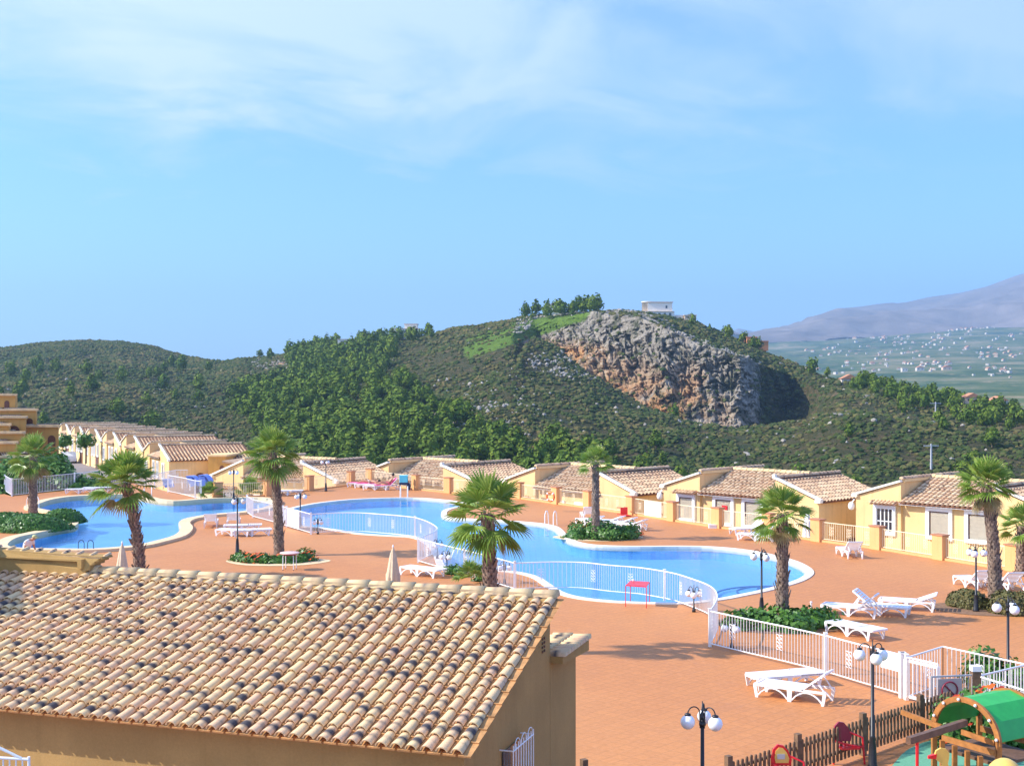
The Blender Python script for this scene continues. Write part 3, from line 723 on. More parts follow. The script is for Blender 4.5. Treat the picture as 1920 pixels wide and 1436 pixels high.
# pale boulders showing between the bushes
def bld(u,v,Y,S,rk): return (Y>225)*((rk>0.12)*(rk<0.8)*3.0+0.05+0.7*np.exp(-((u-840)/70)**2-((v-695)/16)**2)+0.8*np.exp(-((u-900)/90)**2-((v-770)/40)**2)+0.5*np.exp(-((u-1540)/70)**2-((v-760)/30)**2))*(u>-40)*(u<1980)*(S!=4)
NBo=3400; bp=terrain_pick(NBo,bld); sz=(0.18+0.50*NR.rand(NBo)**2)
j=1+0.45*(NR.rand(NBo,11,3)-0.5)*2; V=ico[None]*j*sz[:,None,None]*np.array([1.2,1.0,0.9])+bp[:,None,:]+np.array([0,0,0.3])
F=(IF[None]+np.arange(NBo)[:,None,None]*11).reshape(-1,3)
M['boulder']=plain('pale_limestone',(0.36,0.32,0.27),0.95,0.2,0.5)
tag(np_mesh('boulders',V.reshape(-1,3),F,M['boulder'],None,False),kind='stuff')
# ------------------------------------------------------------------ far houses
def far_house(label,w,d,h,wall='far_wall',roof='far_roof',group=None,rh=0.28,windows=True):
    t=thing('house',label,'house',group=group)
    a=MB(); a.box((0,0,h/2-1.0),(w,d,h+2)); a.build('wall',M[wall],t,tint=False)
    b=MB(); e=0.4
    b.extr([(-w/2-e,-d/2-e,h),(w/2+e,-d/2-e,h),(0,-d/2-e,h+w*rh)],(0,d+2*e,0)) if rh>0.05 else b.box((0,0,h+0.15),(w+e,d+e,0.3)); b.build('roof',M[roof],t,tint=False)
    if windows:
        for k in (-0.28,0.22):
            c=MB(); c.box((w*k,-d/2-0.02,h*0.55),(w*0.14,0.1,h*0.3)); c.build('window',M['glass_dark'],t,tint=False)
    return t
hz=[far_house('whitewashed house among the trees on the distant valley slope',12,9,5,'far_wall','far_roof','houses scattered over the distant valley',windows=True),
    far_house('whitewashed house among the trees on the distant valley slope',9,9,6,'far_wall','far_wall','houses scattered over the distant valley',0.0),
    far_house('tan house with a tiled roof on the distant valley slope',15,9,4.5,'far_wall_tan','far_roof','houses scattered over the distant valley',0.24)]
cl=[(1640,668,60,10),(1700,660,50,12),(1760,640,45,10),(1790,655,40,10),(1860,665,40,14),(1890,640,30,18),(1560,660,40,8),(1735,690,45,8),(1690,640,40,8),(1610,690,50,7),(1875,700,35,8),(1830,615,40,10),(1750,690,30,6),(1800,625,80,18),(1650,640,90,10),(1850,650,60,30)]
n_=0; placed=[]
while n_<230:
    c=random.choice(cl); u=random.gauss(c[0],c[2]*0.6); v=random.gauss(c[1],c[3]*0.7)
    if u<1500 or u>2000 or v<600 or v>725: continue
    # find the distance at which the valley surface shows at this pixel
    ys_=np.linspace(900,4350,300); zz=vz(u,ys_); vv=HOR-(zz-HC)*FP/ys_; k=int(np.argmin(np.abs(vv-v)))
    Y=float(ys_[k]); x=(u-960)/FP*Y
    z=float(vz(u,np.array(Y)))+float(fbm(np.array(x*0.0022),np.array(Y*0.0022),4,71))*float(np.interp(Y,[640,1500,4300],[2,9,22]))
    src=hz[random.choice([0,0,1,1,2])]; sc=random.uniform(0.38,0.8)*np.interp(Y,[900,2500,4300],[0.55,0.85,1.2])
    dup(src,(x,Y,z),random.uniform(-0.7,0.7),scale=sc); n_+=1
for h in hz:                       # the sources themselves stand in the valley too
    u=random.uniform(1600,1850); Y=2100.0; x=(u-960)/FP*Y
    h.location=(x,Y,float(vz(u,np.array(Y)))+float(fbm(np.array(x*0.0022),np.array(Y*0.0022),4,71))*12)
# white villa crowning the cliff
def on_sky(u,dv=0,dY=-6):
    j=int(np.argmin(np.abs(US-u))); Y=float(kY[6][j])+dY; return P(u,float(skv[j])+dv,Y),Y
p,Y=on_sky(1232,2,-3); s=Y/FP
t=thing('hilltop_villa','large white villa with a round tower and flat terraces on top of the cliff','villa',p)
a=MB(); a.box((0,0,-1),(60*s,9,5)); a.box((4*s,0.5,3.2),(46*s,7,4.6)); a.build('wall',M['hill_wall'],t)
a=MB(); a.lathe([(0.1,-2),(11*s,-2),(11*s,5.6),(11.6*s,5.6),(11.6*s,6.0),(0.1,6.0)],(-18*s,-0.5,0),14); a.build('tower',M['hill_wall'],t)
a=MB(); a.box((4*s,0.5,5.65),(49*s,7.8,0.3)); a.box((-2*s,0,1.62),(64*s,9.6,0.25)); a.build('terrace_slab',M['far_wall_tan'],t)
a=MB(); a.box((38*s,0,-1.5),(18*s,5,3.5)); a.build('annex',M['hill_wall'],t)
for k in (-8,2,12,22): a=MB(); a.box((k*s,-4.55,0.3),(4*s,0.15,1.4)); a.build('window',M['glass_dark'],t)
for k in (16,): a=MB(); a.box((k*s,-3.05,3.6),(3*s,0.15,1.2)); a.build('window',M['glass_dark'],t)
for k in (34,42): a=MB(); a.lathe([(0.1,-0.1),(2.2*s,-0.1),(2.2*s,0.1),(0.1,0.1)],(0,0,0),10); o=a.build('arch_opening',M['glass_dark'],t); o.rotation_euler=(R(90),0,0); o.location=(k*s,-2.55,-1.2)
def ridge_house(u,dv,w,h,label,wall,roof,rh,rz=0,steps=None):
    p,Y=on_sky(u,dv,-4); s=Y/FP
    t=far_house(label,w*s,8,h*s,wall,roof,None,rh); t.location=p; t.rotation_euler=(0,0,rz)
    if steps:
        for (dx,dz,ww,hh) in steps:
            a=MB(); a.box((dx*s,1,dz*s+hh*s/2),(ww*s,6,hh*s)); a.build('upper_wall',M[wall],t)
            a=MB(); a.box((dx*s,1,dz*s+hh*s+0.15),(ww*s+0.6,6.6,0.3)); a.build('roof',M[roof],t)
    return t
ridge_house(763,-9,46,11,'large beige villa with stacked storeys on the skyline, left of the bare shoulder','hill_wall','far_wall_tan',0.0,0,[(8,11,24,9)])
ridge_house(655,-5,40,9,'long low white house half hidden by pines on the skyline','hill_wall','far_wall_tan',0.0)
ridge_house(1040,-7,18,11,'small white house peeping out of the trees left of the cliff','hill_wall','far_roof',0.2)
ridge_house(1292,-2,22,7,'low grey stone house on the crest right of the white villa','far_wall_tan','far_wall_tan',0.0)
ridge_house(1418,-4,38,8,'orange brick house with a stepped roof below the crest at the right','far_orange','far_orange',0.0,0,[(-10,8,18,8)])
p=terr_at(1590,712); t=far_house('pale house with an orange roof among pines on the right shoulder',6,4,1.6,'far_wall','far_roof'); t.location=p
p=terr_at(1870,768); t=far_house('cream house with a tiled roof at the far right shoulder',5,4,2,'far_wall','far_roof'); t.location=p+Vector((0,0,1))
p=terr_at(1820,760); t=far_house('white cottage among trees on the right shoulder, near the frame edge',5,4,1.8,'far_wall_tan','far_roof'); t.location=p+Vector((0,0,1))
# utility poles
for (u,vt,vb,lb) in ((1753,752,786,'grey utility pole high on the right-hand slope'),(1747,830,878,'grey utility pole with a crossarm low on the right-hand slope'),(1371,668,698,None)):
    if not lb: continue
    b=terr_at(u,vb); h=(vb-vt)*b.y/FP
    t=thing('utility_pole',lb,'utility pole',b,0,'poles on the right-hand slope'); a=MB(); a.tube([(0,0,-0.5),(0,0,h)],[0.26,0.18],6); a.build('pole',M['grey'],t)
    a=MB(); a.beam((-1.5,0,h-0.4),(1.5,0,h-0.4),0.18,0.18); a.build('crossarm',M['grey'],t)
# ------------------------------------------------------------------ deck and pools
def gp(L_): return [G(u,v) for u,v in L_]
poolL=gp([(14,1024),(24,1015),(39,1009),(63,1004),(104,995),(136,990),(147,983),(144,975),(128,969),(105,962),(80,957),(64,953),(71,948),(94,939.5),(125,934),(157,931.5),(190,930.5),(231,929),(263,933),(290,939),(325,942),(360,940),(401,937),(461,935.6),(492,936.5),(511,941),(507,948),(493,954),(476,957.5),(443,962.5),(401,966),(372,970),(346,975.5),(335,983),(340,993),(326,1007),(288,1018),(250,1026),(175,1032),(110,1032),(50,1031),(22,1029)])
poolR=gp([(535,964),(541,956),(562,949.7),(585,945),(612,941),(654,936.6),(696,934.3),(748,933),(787,933.6),(829,937),(850,940),(868,944),(860,949),(842,952),(830,957),(827,963),(832,968),(846,971),(871,972.5),(897,974),(931,975.5),(971,978),(1012,982),(1034,987),(1045,995),(1053,1005),(1071,1015),(1103,1021.5),(1146,1024),(1200,1025),(1272,1024.5),(1337,1026),(1403,1033),(1469,1048),(1500,1061),(1511,1072),(1502,1082),(1478,1092),(1425,1106),(1381,1115),(1346,1121.6),(1284,1129),(1220,1129),(1150,1126),(1095,1120),(1062,1112),(1043,1102),(1028,1092),(1014,1083),(994,1076),(964,1070.5),(930,1068),(893,1066),(868,1071),(846,1069),(833,1058),(826,1040),(816,1024),(798,1012),(778,1006),(745,1004),(711,1002),(673,999),(636,993),(600,988),(570,985),(548,977)])
poolL=smooth_closed(poolL,3); poolR=smooth_closed(poolR,3)
deck_out=gp([(-260,1000),(-90,935),(8,925),(22,929),(140,916.5),(205,908),(252,905),(292,915),(377,934.5),(408,935.5),(503,929.5),(580,919),(658,909),(700,903),(742,906),(780,917.5),(845,924),(910,929),(973,934),(1043,944),(1103,952.5),(1184,964),(1261,976),(1346,989),(1441,1001),(1533,1014),(1645,1029),(1763,1048),(1901,1070),(2060,1098),(2500,1200)])+[Vector((28,13,0)),Vector((-26,13,0))]
dk=curve_sheet('pool_deck',deck_out,[offset_closed(poolL,0.05),offset_closed(poolR,0.05)],0.0,M['deck'],2.4); tag(dk,kind='structure')
def ring(name,pts,wd,z0,z1,mat,label):
    out=offset_closed(pts,wd); o=curve_sheet(name,out,[pts],z1,mat,z1-z0); return tag(o,kind='structure')
ring('pool_coping',poolL,0.62,-0.2,0.14,M['coping_beige'],'')
ring('pool_coping',poolR,0.34,-0.2,0.035,M['coping_white'],'')
for pts,dep in ((poolL,-0.6),(poolR,-0.6)):
    a=MB(); n=len(pts); q=offset_closed(pts,0.03)
    a.add([(p.x,p.y,-0.05) for p in q]+[(p.x,p.y,dep) for p in q],[(i,(i+1)%n,(i+1)%n+n,i+n) for i in range(n)])
    a.add([(p.x,p.y,dep) for p in q],[tuple(range(n))])
    o=a.build('pool_basin',M['basin'],tint=False); tag(o,kind='structure')
    wv=curve_sheet('pool_water',offset_closed(pts,0.02),[],-0.06,M['water']); tag(wv,kind='structure')
# curved underwater steps at the shallow right-hand end
st=MB()
for k,rr in enumerate((0.7,1.35,2.0)):
    c=G(1462,1092); pts=[c+Vector((math.cos(t)*rr*1.25,math.sin(t)*rr*1.2,-0.26-0.12*k)) for t in np.linspace(R(70),R(235),22)]
    for i in range(len(pts)-1): st.beam(pts[i],pts[i+1],0.07,0.05)
tag(st.build('pool_steps',M['basin_line'],tint=False),kind='structure')
sl_=MB(); q=[G(1060,1120),G(1120,1112),G(1200,1112),G(1290,1110),G(1350,1114),G(1385,1112)]
q=[Vector((p.x*1.0,p.y+1.2,-0.58)) for p in q]; q=smooth_open(q,5)
for i in range(len(q)-1): sl_.beam(q[i],q[i+1],0.10,0.03)
tag(sl_.build('pool_floor_line',M['basin_line'],tint=False),kind='structure')
# ------------------------------------------------------------------ the near house with the big tiled roof
d_=Vector((0.948,-0.318,0)); dn=Vector((-0.318,-0.948,0))       # along the ridge to the right, and down the slope
RE=Vector((0.873,26.2,3.60)); RUN=5.45; DROP=1.72; LEN=14.2
EE=RE+dn*RUN+Vector((0,0,-DROP))
slope=(RE-EE).normalized(); SL=(RE-EE).length
nh=thing('near_house','ochre rendered house under the big cream and charcoal barrel-tiled roof, nearest of all','house',(RE.x*0.8,RE.y*0.8,HC*0.2)); nh.scale=(0.8,0.8,0.8)
def rel_(p): return Vector(p)-Vector((RE.x,RE.y,0))
OV=0.47
a=MB()
# walls: eave wall set back under the tiles, gable wall flush under the rake
e0=EE-dn*OV; zt=lambda s: RE.z-DROP*s/RUN-0.07
pL=-d_*LEN
wallp=[rel_(RE+dn*0)+Vector((0,0,-RE.z-1.5))]
def wp(s,z,l=0): q=RE+dn*s-d_*l; return rel_((q.x,q.y,z))
ge=0.10
prof=[(0.0,-4.5),(RUN-OV,-4.5),(RUN-OV,zt(RUN-OV)-0.06),(0.0,zt(0)-0.06)]
a.extr([wp(s,z,ge) for s,z in prof],-d_*LEN,tint=(0.5,0.5,0.5))
# lean-to block behind the ridge at the right
prof=[(-0.02,-4.5),(-1.95,-4.5),(-1.95,2.20),(-0.02,2.32)]
a.extr([wp(s,z,ge) for s,z in prof],-d_*7.5)
# band of render below the ridge caps
a.extr([wp(-0.16,3.36),wp(0.30,3.42),wp(0.24,3.60),wp(-0.16,3.60)],-d_*LEN)
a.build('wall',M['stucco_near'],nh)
W=0.272; nc=int(LEN/W); LT=0.385; nr=int(SL/LT)
b=MB(); rr_=random.Random(5)
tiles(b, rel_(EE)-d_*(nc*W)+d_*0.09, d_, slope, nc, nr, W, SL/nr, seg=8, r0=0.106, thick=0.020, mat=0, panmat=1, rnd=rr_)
q0=rel_(EE)+slope*0.1; 
b.extr([rel_(EE)+Vector((0,0,-0.10))+slope*0.12, rel_(RE)+Vector((0,0,-0.10)), rel_(RE)+Vector((0,0,-0.02)), rel_(EE)+Vector((0,0,-0.02))+slope*0.12],-d_*LEN,1)
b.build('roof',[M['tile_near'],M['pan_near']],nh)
c=MB(); ridge_tiles(c, rel_(RE)-d_*LEN+Vector((0,0,0.02)), rel_(RE)+d_*0.04+Vector((0,0,0.02)), 0.52, 0.15, 8)
c.build('ridge_cap',[M['ridge_cap']],nh)
c=MB(); c.extr([wp(-0.13,3.48,-0.02),wp(0.13,3.48,-0.02),wp(0.13,3.70,-0.02),wp(-0.13,3.70,-0.02)],-d_*(LEN))
c.build('ridge_mortar',[M['mortar']],nh)
# tile coping over the lean-to
c=MB(); 
for i in range(9):
    p=wp(-0.12-i*0.23,2.40); ridge_tiles(c,p-d_*0.62,p+d_*0.20,0.42,0.115,6)
c.build('coping_tiles',[M['tile_near']],nh)
c=MB(); c.extr([wp(-0.02,2.26,-0.17),wp(-2.06,2.14,-0.17),wp(-2.06,2.36,-0.17),wp(-0.02,2.40,-0.17)],-d_*1.2); c.build('coping_band',M['stucco_near'],nh)
# vent and the grille over the window
c=MB(); v0=wp(0.42,2.72,0)
for k in range(4):
    for j in range(2): c.box(wp(0.42+0.13*j,2.86-0.085*k,0.085),(0.055,0.02,0.045),rz=math.atan2(dn.y,dn.x))
c.build('air_vent',M['wood_dark'],nh)
wz=1.42; c=MB(); cc=wp(2.55,wz-1.0,0.09)
c.extr([wp(2.05,wz-1.4,0.085),wp(3.05,wz-1.4,0.085),wp(3.05,wz-0.15,0.085),wp(2.05,wz-0.15,0.085)],d_*0.012); wnd=c.build('window',M['glass_dark'],nh)
c=MB(); pr=-0.16
for k in range(9): s=1.95+k*1.2/8; c.tube([wp(s,wz-1.45,pr),wp(s,wz+0.02,pr)],0.012,6)
for z in (wz-0.08,wz-1.0): c.tube([wp(1.95,z,pr),wp(3.15,z,pr)],0.016,6)
for s in (1.95,3.15): 
    for z in (wz-0.08,wz-1.0): c.tube([wp(s,z,pr),wp(s,z,0.1)],0.014,6)
for k in range(3):
    s=2.15+k*0.38; c.tube([wp(s+0.16*math.cos(t),wz-0.06+0.16*math.sin(t),pr) for t in np.linspace(0,PI,9)],0.010,5)
g_=c.build('window_grille',M['rail'],nh)
g_.parent=nh
# neighbouring gable with a recessed panel behind the left end of the roof
nb=thing('neighbour_gable','ochre parapet with recessed panel and stepped end behind the near roof','wall',(-8.8,24.48,HC*0.2)); nb.scale=(0.8,0.8,0.8)
def nbp(u,v,Y): p=P(u,v,Y); return p-Vector((-11.0,30.6,0))
pts=[nbp(-170,1018,30.9),nbp(0,1030,30.3),nbp(190,1043,29.5),nbp(192,1047,29.5),nbp(185,1047,29.5),nbp(184,1052,29.5),nbp(177,1052,29.5),nbp(176,1058,29.5),nbp(169,1059,29.5),nbp(168,1068,29.5),nbp(160,1068,29.5),nbp(160,1230,29.5),nbp(-170,1230,30.9)]
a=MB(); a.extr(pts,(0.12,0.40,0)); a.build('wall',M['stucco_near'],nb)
a=MB(); a.extr([nbp(-170,1031,30.85),nbp(0,1043,30.25),nbp(152,1050,29.63),nbp(153,1064,29.63),nbp(160,1064,29.6),nbp(160,1046.5,29.6),nbp(0,1041,30.25),nbp(-170,1029,30.85)],(-0.05,-0.13,0)); a.build('panel_edge',M['stucco_near'],nb)
a=MB()
for k in range(14):
    u=-150+k*26; Yk=30.9-(u+170)/362*1.4; p=nbp(u,1030+(u)*0.0685-1.5,Yk)+Vector((0.06,0.2,0)); ridge_tiles(a,p-Vector((0.0,0.08,0.03)),p+Vector((0,0.3,-0.03)),0.38,0.05,6)
a.extr([nbp(-168,1019.5,30.9),nbp(0,1031.5,30.3),nbp(188,1044.5,29.5),nbp(188,1046,29.5),nbp(0,1033,30.3),nbp(-168,1021,30.9)],(0.12,0.5,0))
a.build('coping_tiles',M['tile_near'],nb)
lb_=thing('side_wall','tall ochre rendered wall closing the near roof at its left end','wall',(-11.2,24.0,1.0))
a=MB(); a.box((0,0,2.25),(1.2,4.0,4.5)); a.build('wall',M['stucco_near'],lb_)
# stair railing at the bottom left corner
r_=thing('stair_railing','white metal stair railing in the bottom left corner, below the near eaves','railing',P(30,1420,16.5))
a=MB(); o_=P(30,1420,16.5)
def rp(u,v): return P(u,v,16.5)-o_
a.tube([rp(-60,1416),rp(54,1422)],0.02,6); a.tube([rp(54,1417),rp(55,1500)],0.02,6)
for k in range(9): a.tube([rp(-54+k*12,1417+k*0.6),rp(-54+k*12,1500)],0.011,5)
a.tube([rp(-60,1372),rp(40,1420)],0.018,6); a.build('rail',M['rail'],r_)
# ------------------------------------------------------------------ villas
def window(parent,x,z0,z1,w,y,style=0,fr=0.17):
    f=MB(); yc=y-0.05
    f.box((x-w/2-fr/2,yc,(z0+z1)/2),(fr,0.10,z1-z0+2*fr)); f.box((x+w/2+fr/2,yc,(z0+z1)/2),(fr,0.10,z1-z0+2*fr))
    f.box((x,yc,z1+fr/2),(w,0.096,fr)); f.box((x,yc-0.03,z0-fr/2),(w+0.1,0.13,fr))
    fo=f.build('window',M['white'],parent)
    # flat dark strips along the top and left of the shutter
    p=MB()
    if style==0: 
        p.box((x+0.035,y-0.012,(z0+z1)/2-0.03),(w-0.07,0.03,z1-z0-0.06))
        for k in range(7): p.box((x+0.035,y-0.029,z0+0.08+(z1-z0-0.16)*k/6),(w-0.08,0.008,0.02)); p.build('shutter',M['curtain'],fo)
        q=MB(); q.box((x,y-0.004,z1-0.03),(w,0.02,0.06)); q.box((x-w/2+0.04,y-0.004,(z0+z1)/2-0.03),(0.06,0.02,z1-z0-0.06)); q.build('edge_strip',M['door'],fo)
    else:
        p.box((x,y-0.01,(z0+z1)/2),(w,0.03,z1-z0)); p.build('pane',M['glass_dark'],fo)
        q=MB()
        for k in range(5): q.box((x-w/2+w*k/4,y-0.035,(z0+z1)/2),(0.05,0.03,z1-z0))
        for k in (0,0.45,1): q.box((x,y-0.035,z0+(z1-z0)*k),(w,0.03,0.04))
        q.build('casement',M['white'],fo)
        if style==2: c=MB(); c.box((x+0.12,y-0.03,(z0+z1)/2),(w*0.5,0.012,z1-z0-0.1)); c.build('curtain',M['lav'],fo)
    return fo
def shutterhole(): pass
def villa(loc,rz,label,K=1.0,*,group='tile-roofed villas along the far side of the terrace',L1=2.45,L2=7.2,L3=9.7,D=5.4,zb=-1.8,ze=2.38,zp=3.3,zl=2.5,zr=2.36,wins=((1.56,0.95,2.05,0.9,1),(3.9,0.88,2.08,1.0,0),(5.75,0.88,2.08,1.0,0)),run=2.8,rise=0.98,door=True,awn=True,wall='stucco',roofs=('tile_far','tile_brown'),porch=True,rcol=0.26):
    loc=Vector(loc)
    if K!=1.0: loc=Vector((loc.x*K,loc.y*K,HC-(HC-loc.z)*K))
    t=thing('villa',label,'villa',loc,rz,group); t.scale=(K,K,K)
    a=MB()
    a.extr([(0,0,zb),(L1,0,zb),(L1,0,zp-0.05),(0,0,zl-0.05)],(0,D,0))
    a.extr([(L1,0.16,zb),(L2,0.16,zb),(L2,0.16,ze-0.06),(L1,0.16,ze-0.06)],(0,D-0.3,0))
    a.extr([(L2,0,zb),(L3,0,zb),(L3,0,zr-0.08),(L2,0,zp-0.10)],(0,D,0))
    a.build('wall',M[wall],t)
    c=MB()
    c.beam((-0.16,-0.03,zl+0.02),(L1+0.03,-0.03,zp+0.03),0.20,0.10); c.box((-0.02,-0.05,zl-0.02),(0.30,0.22,0.11)); c.build('gable_coping',M['gable_white'],t); c=MB()
    c.beam((L2-0.03,-0.03,zp+0.05),(L3+0.16,-0.03,zr+0.03),0.20,0.10); c.box((L3+0.02,-0.05,zr-0.03),(0.32,0.24,0.14)); c.box((L2-0.03,-0.04,zp+0.1),(0.16,0.2,0.2))
    c.build('gable_coping',M['gable_white'],t)
    c=MB(); c.box((L1-0.02,D/2+0.1,zp+0.04),(0.22,D-0.2,0.14)); c.build('parapet_coping',M['stucco_pale'],t)
    # middle roof, sloping to the front
    Bm=Vector((0,run,rise)); nr=max(4,int(Bm.length/0.36)); ncm=int((L2-L1+0.35)/rcol)
    m=MB()
    def kp(aa,bb): return True
    tiles(m,(L1+0.02,-0.26,ze-0.09),(1,0,0),Bm,ncm,nr,(L2-L1)/ncm,Bm.length*1.08/nr,4,r0=0.105,keep=kp)
    m.extr([(L1+0.01,-0.22,ze-0.15),(L2-0.01,-0.22,ze-0.15),(L2-0.01,run,ze+rise-0.06),(L1+0.01,run,ze+rise-0.06)],(0,0.0,0.05),1)
    m.extr([(L1+0.01,run,ze+rise-0.05),(L2-0.01,run,ze+rise-0.05),(L2-0.01,D,ze+0.1),(L1+0.01,D,ze+0.1)],(0,0.0,0.05),1)
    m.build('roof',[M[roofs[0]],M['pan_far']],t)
    m=MB(); m.box(((L1+L2)/2,-0.15,ze-0.13),(L2-L1,0.12,0.09)); m.build('eave_board',M['white'],t)
    m=MB(); ridge_tiles(m,(L1-0.1,run,ze+rise+0.03),(L2+0.1,run,ze+rise+0.03),0.36,0.14,4); m.build('ridge_cap',M['ridge_cap'],t)
    # right block: slopes down to the right
    Br=Vector((L2-L3-0.22,0,zp-zr)); m=MB(); ncr=int(D/rcol); nr2=max(4,int(Br.length/0.34))
    tiles(m,(L3+0.18,0.05,zr-0.06),(0,1,0),Br,ncr,nr2,(D+0.2)/ncr,Br.length/nr2,4,r0=0.10)
    m.extr([(L3+0.16,0.02,zr-0.13),(L3+0.16,D+0.25,zr-0.13),(L2,D+0.25,zp-0.04),(L2,0.02,zp-0.04)],(0,0,0.05),1)
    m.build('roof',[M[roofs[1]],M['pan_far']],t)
    m=MB(); ridge_tiles(m,(L2,0.05,zp+0.03),(L2,D+0.2,zp+0.03),0.34,0.13,4); m.build('ridge_cap',M['tile_brown'],t)
    # left block: slopes down to the left
    Bl=Vector((L1+0.2,0,zp-zl)); m=MB(); nr3=max(4,int(Bl.length/0.34))
    tiles(m,(-0.18,0.1,zl-0.03),(0,1,0),Bl,ncr,nr3,(D+0.1)/ncr,(Bl.length-0.1)/nr3,4,r0=0.10)
    m.extr([(-0.16,0.08,zl-0.10),(-0.16,D+0.15,zl-0.10),(L1,D+0.15,zp-0.05),(L1,0.08,zp-0.05)],(0,0,0.05),1)
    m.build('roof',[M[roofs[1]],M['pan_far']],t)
    m=MB(); ridge_tiles(m,(L1-0.02,0.05,zp+0.12),(L1-0.02,D+0.1,zp+0.12),0.34,0.125,4); m.build('ridge_cap',M['tile_brown'],t)
    for (x,z0,z1,w,s_) in wins:
        window(t,x,z0,z1,w,(0.0 if (x<L1 or x>L2) else 0.16),s_)
        if awn and x<L1:
            q=MB(); tiles(q,(x-w/2-0.28,-0.42,z1+0.22),(1,0,0),(0,0.42,0.16),7,1,(w+0.56)/7,0.44,4,r0=0.075); q.build('window_canopy',[M['tile_far'],M['pan_far']],t)
    if door:
        q=MB(); pr=[(L3+0.005,2.35,zb),(L3+0.005,3.25,zb)]+[(L3+0.005,2.8+0.45*math.cos(tt),zb+1.75+0.45*math.sin(tt)) for tt in np.linspace(0,PI,9)]
        q.extr(pr,(0.06,0,0)); q.build('door',M['door'],t)
    if porch:
        q=MB(); q.lathe([(0.02,0),(0.13,0.05),(0.17,0.2),(0.12,0.36),(0.02,0.42)],(-0.22,-0.05,zl-0.75),8); q.beam((-0.22,-0.05,zl-0.42),(-0.05,-0.05,zl-0.2),0.05,0.05); q.build('wall_lantern',M['white'],t)
    return t
E0=math.atan2(-0.733,0.68)
villa((16.9,62.9,0),E0,'tile-roofed villa at the right end of the row, with a small-paned casement window',1.13,wins=((1.6,0.85,1.95,0.85,1),(4.35,0.85,2.0,1.0,0),(6.3,0.85,2.0,1.0,0)),zb=-1.6)
villa((8.1,68.4,0),E0,'tile-roofed villa right of the white terrace board, a red notice in its window',1.17,wins=((1.56,0.9,2.0,0.9,0),(3.9,0.85,2.02,1.0,0),(5.75,0.85,2.02,1.0,0)))
villa((-0.4,72.2,0),E0,'tile-roofed villa behind the lifebuoy pier and the slender palm',1.27,wins=((1.3,0.5,1.35,0.85,2),(3.9,0.55,1.5,1.1,0),(6.0,0.55,1.5,0.9,2)))
villa((-9.1,77.2,0),math.atan2(-0.67,0.74),'tile-roofed villa behind the pink loungers and the turquoise towels',1.40,wins=((1.5,0.7,1.0,0.9,2),(4.0,0.15,0.95,1.1,2),(6.0,0.3,1.2,0.9,0)),L2=7.0,L3=10.1)
villa((-18.4,78.6,0),math.atan2(-0.54,0.84),'tile-roofed villa at the left end of the terrace row, behind the stout dark palm',1.36,wins=((1.25,0.2,1.35,1.0,2),(3.9,-0.1,1.15,0.95,0),(5.9,-0.2,1.1,0.8,2)),L1=2.6,L2=7.4,L3=9.9,zl=2.3)
# red notice in the window
o=MB(); vv_=[v for v in COL.objects if v.name.startswith('villa') and v.type=='EMPTY'][1]
o.box((3.98,0.11,1.62),(0.34,0.03,0.22)); tag(o.build('window_notice',M['red'],vv_),'red notice')
# plot the villas stand on
vp=curve_sheet('villa_terrace',[G(300,940),G(700,903)+Vector((0,0.3,0)),G(780,918),G(973,935),G(1261,977),G(1533,1015),G(1763,1049),G(2060,1099),Vector((48,66,0)),Vector((34,92,0)),Vector((10,108,0)),Vector((-12,122,0)),Vector((-40,118,0))],[],-2.2,M['coping_beige'],2.6); tag(vp,kind='structure')
# ------------------------------------------------------------------ terrace wall: piers, kerb and railings
PIER=[(408,934,'in front of the end villa'),(503,929,''),(580,919,''),(658,909,''),(694,904,''),(780,917,''),(841,923,''),(973,933.5,''),(1043,943.5,''),(1103,952,''),(1184,963.5,''),(1261,975.5,''),(1346,988.5,''),(1441,1000.5,''),(1533,1013.5,''),(1645,1028.5,''),(1763,1047.5,''),(1901,1069.5,''),(2030,1092,'')]
PG=[G(u,v) for u,v,_ in PIER]
tw=thing('terrace_wall','long low wall of orange piers, kerb and bar railings between the pool terrace and the villas','wall',PG[8])
o0=PG[8]
def bars(mb,p,q,h,z0,sp,r,post=0.0,topr=0.02,scroll=0,both=True,square=True):
    """upright bars between two ground points, with top and bottom rails"""
    p=Vector(p);q=Vector(q); d=q-p; L_=d.length; d.normalize(); k=max(1,int(L_/sp))
    mb.beam(p+Vector((0,0,h)),q+Vector((0,0,h)),topr*2,topr*2); mb.beam(p+Vector((0,0,z0)),q+Vector((0,0,z0)),topr*1.6,topr*1.6)
    for i in range(k+1):
        c=p+d*(L_*i/k); mb.beam(c+Vector((0,0,z0)),c+Vector((0,0,h)),r*2,r*2,up=d)
    if scroll:
        for i in range(scroll,k,scroll*2):
            c=p+d*(L_*i/k)
            for (dz,sx) in ((0.15,1),(-0.15,1),(0.15,-1),(-0.15,-1),(0,1),(0,-1)):
                rr=0.055; ce=c+d*(sx*0.07)+Vector((0,0,(h+z0)/2+dz)); n_=7
                pts=[ce+d*(rr*math.cos(2*PI*j/n_))+Vector((0,0,rr*math.sin(2*PI*j/n_))) for j in range(n_)]
                for j in range(n_-1): mb.beam(pts[j],pts[j+1],0.018,0.018)
